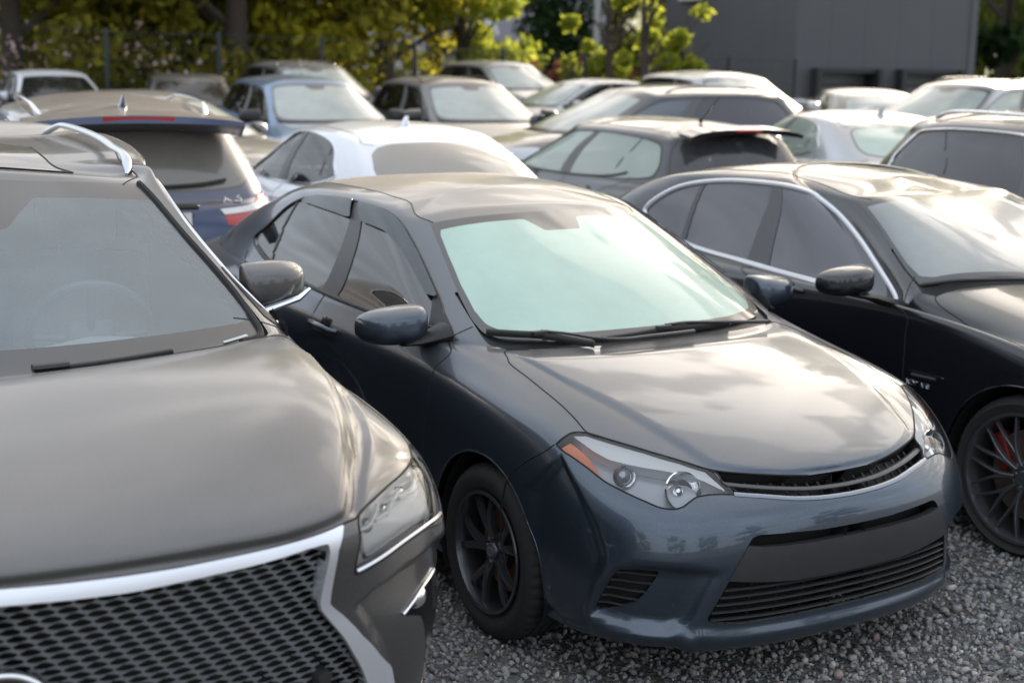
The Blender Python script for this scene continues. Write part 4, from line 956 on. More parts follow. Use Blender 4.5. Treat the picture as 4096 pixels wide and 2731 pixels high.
# ---------------------------------------------------------------- large taupe SUV on the left
LP = [[[0.919,0.0,0.284],[0.892,0.35,0.313],[0.824,0.629,0.326],[0.711,0.78,0.326],[0.569,0.86,0.313],[0.401,0.889,0.296],[-0.013,0.895,0.281],[-0.407,0.892,0.26],[-0.962,0.89,0.25],[-1.469,0.889,0.244],[-2.078,0.888,0.241],[-2.434,0.887,0.25],[-2.79,0.887,0.26],[-3.15,0.876,0.278],[-3.454,0.81,0.294],[-3.618,0.643,0.301],[-3.688,0.333,0.3],[-3.7,0.0,0.3]],[[0.973,0.0,0.401],[0.942,0.379,0.449],[0.88,0.675,0.469],[0.779,0.856,0.457],[0.637,0.944,0.424],[0.438,0.962,0.388],[-0.016,0.953,0.365],[-0.408,0.938,0.339],[-0.963,0.929,0.321],[-1.469,0.922,0.31],[-2.079,0.919,0.306],[-2.434,0.918,0.314],[-2.79,0.924,0.324],[-3.15,0.918,0.353],[-3.511,0.841,0.363],[-3.704,0.656,0.373],[-3.788,0.339,0.373],[-3.8,0.0,0.373]],[[1.0,0.0,0.583],[0.959,0.41,0.644],[0.893,0.718,0.664],[0.788,0.913,0.644],[0.654,1.004,0.605],[0.446,1.028,0.564],[-0.013,1.018,0.527],[-0.406,0.987,0.495],[-0.962,0.967,0.471],[-1.469,0.953,0.457],[-2.079,0.949,0.45],[-2.434,0.953,0.458],[-2.79,0.961,0.467],[-3.15,0.947,0.487],[-3.538,0.865,0.507],[-3.75,0.668,0.507],[-3.838,0.339,0.507],[-3.85,0.0,0.507]],[[1.02,0.0,0.745],[0.979,0.428,0.799],[0.901,0.71,0.808],[0.804,0.908,0.783],[0.67,1.021,0.752],[0.462,1.063,0.725],[-0.001,1.057,0.689],[-0.399,1.017,0.651],[-0.96,0.983,0.626],[-1.469,0.962,0.611],[-2.079,0.957,0.604],[-2.435,0.966,0.612],[-2.79,0.972,0.631],[-3.15,0.96,0.643],[-3.549,0.878,0.652],[-3.76,0.681,0.643],[-3.848,0.351,0.64],[-3.86,0.0,0.64]],[[1.031,0.0,0.869],[0.989,0.43,0.899],[0.912,0.682,0.891],[0.813,0.87,0.868],[0.677,1.001,0.857],[0.478,1.063,0.856],[0.013,1.058,0.838],[-0.392,1.018,0.819],[-0.958,0.98,0.79],[-1.469,0.957,0.779],[-2.08,0.956,0.785],[-2.435,0.966,0.793],[-2.791,0.971,0.801],[-3.15,0.958,0.816],[-3.526,0.876,0.818],[-3.74,0.679,0.812],[-3.827,0.35,0.81],[-3.84,0.0,0.81]],[[1.034,0.0,0.973],[0.998,0.436,0.981],[0.922,0.675,0.977],[0.815,0.836,0.965],[0.673,0.973,0.983],[0.48,1.041,1.007],[0.02,1.027,0.994],[-0.39,0.994,0.979],[-0.958,0.96,0.958],[-1.471,0.943,0.965],[-2.082,0.947,0.975],[-2.437,0.957,0.984],[-2.791,0.96,0.993],[-3.15,0.941,1.001],[-3.506,0.863,0.996],[-3.708,0.678,0.984],[-3.797,0.35,0.98],[-3.81,0.0,0.98]],[[1.014,0.0,1.063],[0.982,0.433,1.069],[0.914,0.674,1.068],[0.785,0.819,1.076],[0.63,0.935,1.095],[0.438,0.995,1.103],[0.017,1.002,1.104],[-0.392,0.968,1.097],[-0.959,0.929,1.069],[-1.472,0.922,1.088],[-2.083,0.927,1.105],[-2.438,0.93,1.116],[-2.792,0.929,1.124],[-3.151,0.908,1.122],[-3.471,0.838,1.11],[-3.681,0.664,1.101],[-3.768,0.348,1.1],[-3.78,0.0,1.1]],[[0.886,0.0,1.126],[0.865,0.373,1.14],[0.801,0.615,1.155],[0.677,0.77,1.172],[0.513,0.877,1.176],[0.334,0.932,1.16],[-0.046,0.952,1.137],[-0.411,0.935,1.121],[-0.966,0.91,1.106],[-1.47,0.906,1.134],[-2.082,0.91,1.158],[-2.437,0.907,1.172],[-2.782,0.896,1.18],[-3.11,0.87,1.175],[-3.425,0.799,1.166],[-3.645,0.642,1.16],[-3.741,0.337,1.16],[-3.755,0.0,1.16]],[[0.49,0.0,1.197],[0.477,0.288,1.214],[0.435,0.532,1.237],[0.35,0.711,1.252],[0.218,0.825,1.24],[0.074,0.886,1.203],[-0.182,0.92,1.162],[-0.453,0.923,1.143],[-1.064,0.901,1.144],[-1.591,0.897,1.178],[-2.235,0.893,1.209],[-2.626,0.881,1.229],[-2.973,0.856,1.238],[-3.286,0.818,1.231],[-3.503,0.747,1.214],[-3.654,0.596,1.204],[-3.719,0.314,1.2],[-3.73,0.0,1.2]],[[-0.033,0.0,1.232],[-0.039,0.23,1.242],[-0.107,0.505,1.25],[-0.2,0.73,1.254],[-0.269,0.834,1.244],[-0.338,0.89,1.208],[-0.416,0.915,1.173],[-0.555,0.921,1.165],[-1.046,0.906,1.166],[-1.591,0.902,1.201],[-2.259,0.885,1.234],[-2.673,0.865,1.253],[-3.028,0.833,1.264],[-3.347,0.785,1.258],[-3.518,0.706,1.243],[-3.632,0.554,1.233],[-3.689,0.293,1.23],[-3.7,0.0,1.23]],[[-0.098,0.0,1.212],[-0.108,0.204,1.213],[-0.175,0.5,1.223],[-0.299,0.751,1.24],[-0.371,0.843,1.243],[-0.445,0.877,1.229],[-0.545,0.89,1.208],[-0.695,0.901,1.196],[-1.1,0.901,1.201],[-1.622,0.898,1.231],[-2.296,0.877,1.261],[-2.733,0.85,1.28],[-3.085,0.817,1.292],[-3.39,0.763,1.288],[-3.53,0.68,1.274],[-3.612,0.528,1.262],[-3.658,0.277,1.26],[-3.67,0.0,1.26]],[[-0.417,0.0,1.351],[-0.42,0.204,1.346],[-0.469,0.467,1.349],[-0.572,0.676,1.36],[-0.641,0.746,1.37],[-0.715,0.774,1.37],[-0.859,0.783,1.33],[-1.002,0.81,1.33],[-1.338,0.83,1.341],[-1.774,0.831,1.362],[-2.367,0.813,1.38],[-2.766,0.787,1.392],[-3.068,0.758,1.399],[-3.308,0.712,1.396],[-3.428,0.641,1.393],[-3.5,0.501,1.398],[-3.548,0.264,1.401],[-3.56,0.0,1.403]],[[-0.751,0.0,1.489],[-0.753,0.214,1.482],[-0.785,0.442,1.482],[-0.856,0.607,1.485],[-0.919,0.66,1.498],[-0.989,0.686,1.505],[-1.16,0.696,1.469],[-1.297,0.726,1.473],[-1.573,0.748,1.481],[-1.928,0.755,1.494],[-2.449,0.741,1.501],[-2.804,0.72,1.501],[-3.058,0.697,1.494],[-3.235,0.66,1.496],[-3.324,0.606,1.504],[-3.387,0.476,1.524],[-3.437,0.249,1.534],[-3.45,0.0,1.537]],[[-1.099,0.0,1.622],[-1.099,0.23,1.612],[-1.115,0.431,1.604],[-1.14,0.563,1.596],[-1.194,0.606,1.607],[-1.258,0.629,1.617],[-1.462,0.635,1.588],[-1.613,0.657,1.599],[-1.821,0.674,1.608],[-2.1,0.68,1.613],[-2.561,0.67,1.613],[-2.869,0.652,1.601],[-3.051,0.633,1.587],[-3.163,0.606,1.594],[-3.218,0.567,1.61],[-3.274,0.447,1.644],[-3.316,0.229,1.661],[-3.33,0.0,1.665]],[[-1.2,0.0,1.651],[-1.201,0.235,1.637],[-1.218,0.429,1.621],[-1.252,0.547,1.611],[-1.294,0.579,1.624],[-1.356,0.597,1.645],[-1.556,0.6,1.64],[-1.705,0.607,1.658],[-1.883,0.613,1.67],[-2.166,0.616,1.675],[-2.614,0.607,1.672],[-2.867,0.591,1.659],[-3.017,0.575,1.645],[-3.121,0.555,1.645],[-3.166,0.521,1.652],[-3.21,0.416,1.678],[-3.255,0.216,1.69],[-3.27,0.0,1.693]],[[-1.398,0.0,1.646],[-1.411,0.161,1.632],[-1.422,0.286,1.619],[-1.451,0.352,1.611],[-1.498,0.366,1.615],[-1.563,0.372,1.627],[-1.644,0.369,1.639],[-1.755,0.361,1.653],[-1.911,0.362,1.66],[-2.176,0.359,1.664],[-2.565,0.352,1.66],[-2.751,0.346,1.65],[-2.86,0.335,1.643],[-2.922,0.324,1.642],[-2.953,0.301,1.645],[-2.969,0.234,1.653],[-2.984,0.123,1.657],[-3.0,0.0,1.657]],[[-1.497,0.0,1.649],[-1.497,0.022,1.637],[-1.5,0.0,1.627],[-1.507,0.0,1.625],[-1.537,0.0,1.629],[-1.605,0.0,1.641],[-1.675,0.0,1.655],[-1.777,0.0,1.665],[-1.943,0.0,1.671],[-2.208,0.0,1.673],[-2.57,0.0,1.666],[-2.735,0.0,1.658],[-2.818,0.0,1.653],[-2.867,0.0,1.649],[-2.884,0.0,1.646],[-2.892,0.0,1.645],[-2.897,0.0,1.645],[-2.9,0.0,1.645]]]
Sl = Surf(np.array(LP)).orient()
Sl.dis = [([(-1, 8.9), (2.0, 9.0), (3.6, 8.95), (4.5, 8.4), (4.17, 7.78), (3.41, 7.22), (2.725, 6.68), (2.26, 6.1), (1.5, 5.98), (-1, 5.93)], -.014, .22), ([(2.26, 6.06), (2.725, 6.676), (3.41, 7.22), (4.17, 7.78), (4.7, 7.7), (3.78, 7.0), (2.95, 6.5), (2.50, 6.06)], .010, .10),
    ([(2.2, 3.95), (2.55, 4.35), (3.155, 4.62), (3.97, 4.66), (4.6, 4.5), (5.1, 3.9), (5.1, .8), (2.75, .8), (2.25, 3.0)], .035, .16)]; TL = {"head":[[2.416,5.862],[2.494,6.057],[2.669,6.122],[2.929,6.145],[3.209,6.149],[3.745,6.11],[4.292,6.097],[4.722,6.04],[4.668,6.093],[4.6,5.867],[4.703,5.265],[4.388,5.248],[4.458,4.767],[3.722,4.989],[3.196,5.026],[2.71,4.935],[2.31,4.818],[2.323,5.152],[2.405,5.59]],"led_a":[[4.282,5.88],[3.877,5.819],[3.713,5.784],[3.432,5.81]],"led_b":[[3.516,5.935],[3.216,5.852],[3.113,5.773],[2.785,5.775]],"led_c":[[2.926,5.984],[2.69,5.778],[2.574,5.742],[2.411,5.761]],"led_d":[[2.457,5.685],[2.463,5.275],[2.506,5.114],[3.024,5.229],[3.576,5.207],[4.279,5.002]],"vedge":[[4.138,3.974],[3.613,3.854],[3.259,3.616],[2.914,3.271]]}
pl_ = paint('taupe_grey_paint', (.088, .086, .088), metal=.75, rough=.42, dust=.75, dcol=(.155, .148, .146), coat_rough=.10, lo=.25)
GL_L = glass('suv_windshield', (.92, .97, .98), .15, (.58, .67, .72), .03, .15, hrough=.3)
GL_DK = glass('smoked_glass', (.05, .052, .055), .10, (.05, .05, .055), .01, .2)
hd = TL['head']; top = [hd[1], hd[2], hd[3], hd[4], hd[5], hd[6], hd[7]]
gL = dict(head=[(2.41, 5.86), (2.49, 6.06), (2.67, 6.12), (2.93, 6.145), (3.21, 6.15), (3.745, 6.11), (4.29, 6.11), (4.75, 6.2), (4.85, 6.0), (4.80, 5.5), (4.70, 5.1), (4.46, 4.80), (3.72, 4.99), (3.2, 5.03), (2.71, 4.935), (2.31, 4.82), (2.32, 5.15), (2.40, 5.59)],
    hood=[(-1, 5.9), (.02, 5.9), (.24, 5.86), (.48, 5.835), (.74, 5.83), (1.4, 5.92), (2.152, 6.023), (2.24, 6.03), (2.42, 6.03), (2.49, 6.06), (2.67, 6.12), (2.93, 6.145), (3.21, 6.15), (3.745, 6.11), (4.29, 6.11), (4.75, 6.25), (5.3, 7.2), (5.3, 8.0), (4.6, 8.9), (3.1, 9.43), (2.65, 9.1), (2.08, 9.15), (1.4, 9.15), (-1, 9.1)],
    chrome=[(-1, 5.9), (.02, 5.9), (.24, 5.86), (.48, 5.835), (.74, 5.83), (1.4, 5.92), (2.152, 6.023), (2.01, 5.53), (1.95, 4.74), (1.905, 4.2), (2.02, 3.78), (2.15, 3.07), (2.31, 2.59), (2.555, 2.09), (2.6, 1.7), (2.3, 1.35), (-1, 1.3)],
    mesh=[(-1, 5.57), (.02, 5.565), (.29, 5.51), (.52, 5.485), (.73, 5.525), (1.2, 5.62), (1.65, 5.74), (1.88, 5.75), (1.897, 5.58), (1.856, 5.05), (1.794, 4.27), (1.803, 4.06), (1.904, 3.43), (2.02, 2.74), (2.15, 2.22), (2.2, 1.9), (2.0, 1.6), (-1, 1.55)],
    ws=[(-1, 9.4), (1.5, 9.4), (2.4, 9.35), (2.95, 9.35), (3.25, 9.9), (3.40, 10.4), (3.55, 10.8), (3.60, 11.2), (3.5, 11.8), (3.33, 12.47), (2.95, 13.12), (-1, 13.1)],
    clear=[(-1, 10.40), (.41, 10.438), (1.19, 10.45), (1.84, 10.438), (2.59, 10.375), (3.05, 10.32), (3.225, 10.348), (3.35, 10.456), (3.39, 10.72), (3.40, 11.25), (3.33, 11.99), (3.10, 12.595), (1.71, 12.667), (.995, 12.666), (.635, 12.138), (.543, 12.116), (-1, 12.1)],
    cowl=[(-1, 9.15), (1.4, 9.15), (2.08, 9.15), (2.65, 9.1), (3.1, 9.43), (3.5, 9.9), (3.75, 10.8), (3.7, 11.6), (-1, 11.6)],
    dlo=[(11.6, 10.5), (11.75, 11.2), (11.6, 12.2), (11.0, 12.9), (10.0, 13.2), (8.96, 13.3), (7.95, 13.3), (6.96, 13.3), (5.7, 13.15), (4.9, 12.6), (4.5, 12.0), (4.35, 11.3), (4.3, 10.9), (4.5, 10.5), (5.36, 10.25), (6.9, 10.0), (8.1, 9.85), (8.975, 9.85), (9.57, 9.9), (10.5, 10.0)],
    vent=[(4.35, 3.98), (4.1, 3.96), (3.61, 3.85), (2.91, 3.27), (2.99, 3.19), (3.32, 3.09), (3.55, 1.94), (3.7, 1.7), (4.2, 1.8), (4.4, 2.4)],
    tail=G['tail'], rear=[(18, 10.4), (15.4, 10.42), (14.75, 10.6), (14.4, 11.1), (14.35, 11.8), (14.4, 12.5), (14.7, 12.88), (15.5, 12.95), (18, 12.95)])
gL['mesh'] = [(a, b) for a, b in gL['mesh']]
spL = dict(glass=GL_L, sglass=GL_DK, rglass=GL_DK, g=gL, open=('chrome', 'vent'), wb=2.79, R=.37, rr=.26, tw=.235, wstyle='five', rim=M_RIMS, trunkname='tailgate',
    mir=[-0.66,0.9,1.33], mirs=(.205, .14, .145), mirshape='wedge', mirchrome=True, rails=(3.25, 12.0, (14.15, 14.85)), railm=M_SATIN, railh=.035, seatmat=M_SEATB, dash=plain('dash_teal_grey', (.40, .46, .48), .6, noise=.15, bump=.2, scale=150),
    housm=M_HOUSL, lampdepth=.03, trim=M_CHROME, h1=(8.7, 6.6), h2=(10.4, 6.9))
car2, pc2, g2 = car('parked_suv', 'large taupe SUV with a black mesh grille framed in chrome, nearest on the left', [0.5339,-2.6473,-0.1739], Sl, pl_, spL, det=2, cat='suv')
def lux_front(root, S, g, pc):
    cho, chi = cut_uv(pc['chrome'], g['mesh'])     # cho = the opening, chi = the frame
    fr = emit(chi, 'grille_frame', M_CHROMEB, root, both=True, off=.006, solid=.035)
    m = grid(S, np.linspace(0, 2.35, 300), np.linspace(1.5, 5.85, 290)); ins, _ = cut_uv(m, g['mesh'])
    p = ins.P(); y = p[:, 1]; z = p[:, 2]; s_ = z
    PX, PZ = .044, .0158
    row = np.floor(z / PZ + .5)
    yy = (y + row * PX * .27) / PX; yy = yy - np.floor(yy + .5); t = 2 * yy / .98    # -1..1 in the cell
    zz = z - row * PZ
    a = np.clip(1 - np.abs(t), 0, 1)
    topc = .0015 + .0098 * a ** 1.15; botc = -.0012 - .0056 * (1 - t * t).clip(0, 1) ** .8
    f = np.maximum(zz - topc, botc - zz); f = np.maximum(f, (np.abs(t) - .93) * .02)
    hole, plate = split(ins, f)
    emit(plate, 'grille_mesh', M_MESH, fr, both=True, off=-.022, solid=.0035)
    emit(cho, 'grille_backing', M_WELL, fr, both=True, off=-.09)
    poly = [q for q in uvline(g['mesh'], 4, smooth=False) if q[0] >= -.01]
    V, F = walls(S, poly, -.006, -.09); mk('grille_edge', np.concatenate([V, V * MIR]), F + [tuple(i + len(V) for i in f_) for f_ in F], M_GLOSSB, fr, smooth=False)
    # oval emblem, a ring round a slanted stroke, on its disc
    c = pt(S, 0, 3.62, .004); b = MB(); n = 48
    dirz = np.array([-.10, 0, 1.0]); dirz /= np.linalg.norm(dirz)
    def el(rx, rz, o=0.0, k0=0, k1=n): return [tuple(c + np.array([o, 0, 0]) + np.array([0, 1, 0]) * rx * math.cos(2 * PI * k / n) + dirz * rz * math.sin(2 * PI * k / n)) for k in range(k0, k1)]
    b.loft([el(.092, .066, -.012), el(.092, .066, .0), el(.088, .062, .004), el(.001, .001, .004)]); e = b.build('emblem', M_GLOSSB, fr)
    b = MB(); b.tube(el(.083, .058, .006), .0085, 10, closed=True)
    b.tube([tuple(c + np.array([.007, yy_, 0]) + dirz * zz_) for yy_, zz_ in ((-.045, .060), (-.005, .005), (.028, -.034), (-.055, -.036))], .0075, 8)
    b.build('emblem_ring', M_CHROME, e)
    # park sensor low in the grille
    b = MB(); q = pt(S, 1.75, 2.45, -.01); b.lathe([(.0001, .012), (.016, .012), (.018, .006), (.02, -.02)], 24, axis='z'); 
    M = Vector((1, .35, .05)).normalized().to_track_quat('Z', 'Y').to_matrix(); b.v = [tuple(q + np.array(M @ Vector(v))) for v in b.v]; b.build('parking_sensor', M_BLACK, root)
    for s in (1, -1):
        v_ = emit(pc['vent'], 'side_vent', M_WELL, root, s, off=-.07); V, F = walls(S, uvline(g['vent'], 3, smooth=False, closed=True), .001, -.07, s); mk('vent_edge', V, F, M_BLACK, v_)
        b = MB(); seam(b, S, uvline(TL['vedge'], 8), .005, .002, side=s); b.build('vent_trim', M_CHROME, v_)
        b = MB(); bm_ = bmesh.new(); bmesh.ops.create_uvsphere(bm_, u_segments=20, v_segments=12, radius=.032); q = pt(S, 3.62, 3.62, -.03, s); b.bm(bm_, Matrix.Translation(tuple(q))); b.build('fog_lamp', M_REFL, v_)
        h = [c_ for c_ in root.children if c_.name.startswith('headlight')][0 if s > 0 else 1]
        b = MB()
        for k in ('led_a', 'led_b', 'led_c'):
            seam(b, S, uvline(TL[k], 6, smooth=False), .0065, -.008, side=s, n=6)
            q = np.array(TL[k]) + np.array([.07, -.05]); seam(b, S, uvline(q, 6, smooth=False), .0045, -.014, side=s, n=6)
        b.build('daytime_strip', M_WHITEL, h)
        b = MB(); seam(b, S, uvline([(max(2.36, a), max(4.9, b_)) for a, b_ in TL['led_d']], 6, smooth=False), .0045, -.008, side=s, n=6); seam(b, S, uvline([(2.33, 4.87), (2.71, 4.985), (3.2, 5.075), (3.72, 5.04), (4.45, 4.86)], 8), .006, -.004, side=s, n=6); b.build('lamp_trim', M_SATIN, h)
        # faceted projector blocks
        for (u, v) in ((2.75, 5.72), (3.2, 5.78), (3.7, 5.82)):
            q = pt(S, u, v, -.03, s); b = MB(); bm_ = bmesh.new(); bmesh.ops.create_uvsphere(bm_, u_segments=16, v_segments=10, radius=.018); b.bm(bm_, Matrix.Translation(tuple(q))); b.build('lamp_projector', M_REFL, h)
lux_front(car2, Sl, g2, pc2)
b = MB(); L = uvline([(.75, 9.60), (1.1, 9.62), (1.6, 9.56), (2.05, 9.48)], 10); seam(b, Sl, L, .008, .012, side=1, n=8, flat=1.2)
b.build('wiper', M_BLACK, car2)
b = MB(); seam(b, Sl, uvline([(.72, 9.56), (.95, 9.66), (1.1, 9.64)], 8), .016, .020, side=1, n=8, flat=.7); b.build('wiper_arm', M_BLACK, car2)
for S_, root_, uvs in ((Sl, car2, [(2.62, 9.93), (3.0, 9.97), (2.99, 10.05), (2.62, 10.01)]), (Sc, car1, [(2.3, 10.12), (2.55, 10.16), (2.55, 10.2), (2.3, 10.16)])):
    st_, _ = cut_uv(grid(S_, np.linspace(2.2, 3.1, 60), np.linspace(9.8, 10.3, 40)), uvs); emit(st_, 'glass_sticker', plain('pale_sticker', (.45, .5, .48), .5), root_, 1, off=.003)
for s in (1, -1): b = MB(); seam(b, Sl, uvline([(2.85, 9.5), (3.25, 9.9), (3.42, 10.4), (3.57, 10.8), (3.62, 11.2), (3.52, 11.8), (3.35, 12.47), (2.97, 13.12)], 8), .010, .002, side=s); b.build('windshield_seal', M_SEAM, car2)
# tinted sunroof set in the dusty roof
sr, _ = cut_uv(grid(Sl, np.linspace(0, 12, 200), np.linspace(14.1, 16, 60)), [(-1, 14.55), (.7, 14.52), (2.25, 14.78), (3.34, 14.95), (4.3, 15.1), (6.5, 15.2), (8, 15.25), (8.6, 15.6), (8.6, 17), (-1, 17)])
so_ = emit(sr, 'sunroof', paint('dusty_sunroof', (.02, .02, .022), metal=0, rough=.1, dust=.5), car2, both=True, off=.004)
b = MB()
for s in (1, -1): seam(b, Sl, uvline([(0.02, 14.53), (.7, 14.52), (2.25, 14.78), (3.34, 14.95), (4.3, 15.1), (6.5, 15.2), (8, 15.25)], 8), .004, .003, side=s)
b.build('sunroof_seal', M_SEAM, so_)

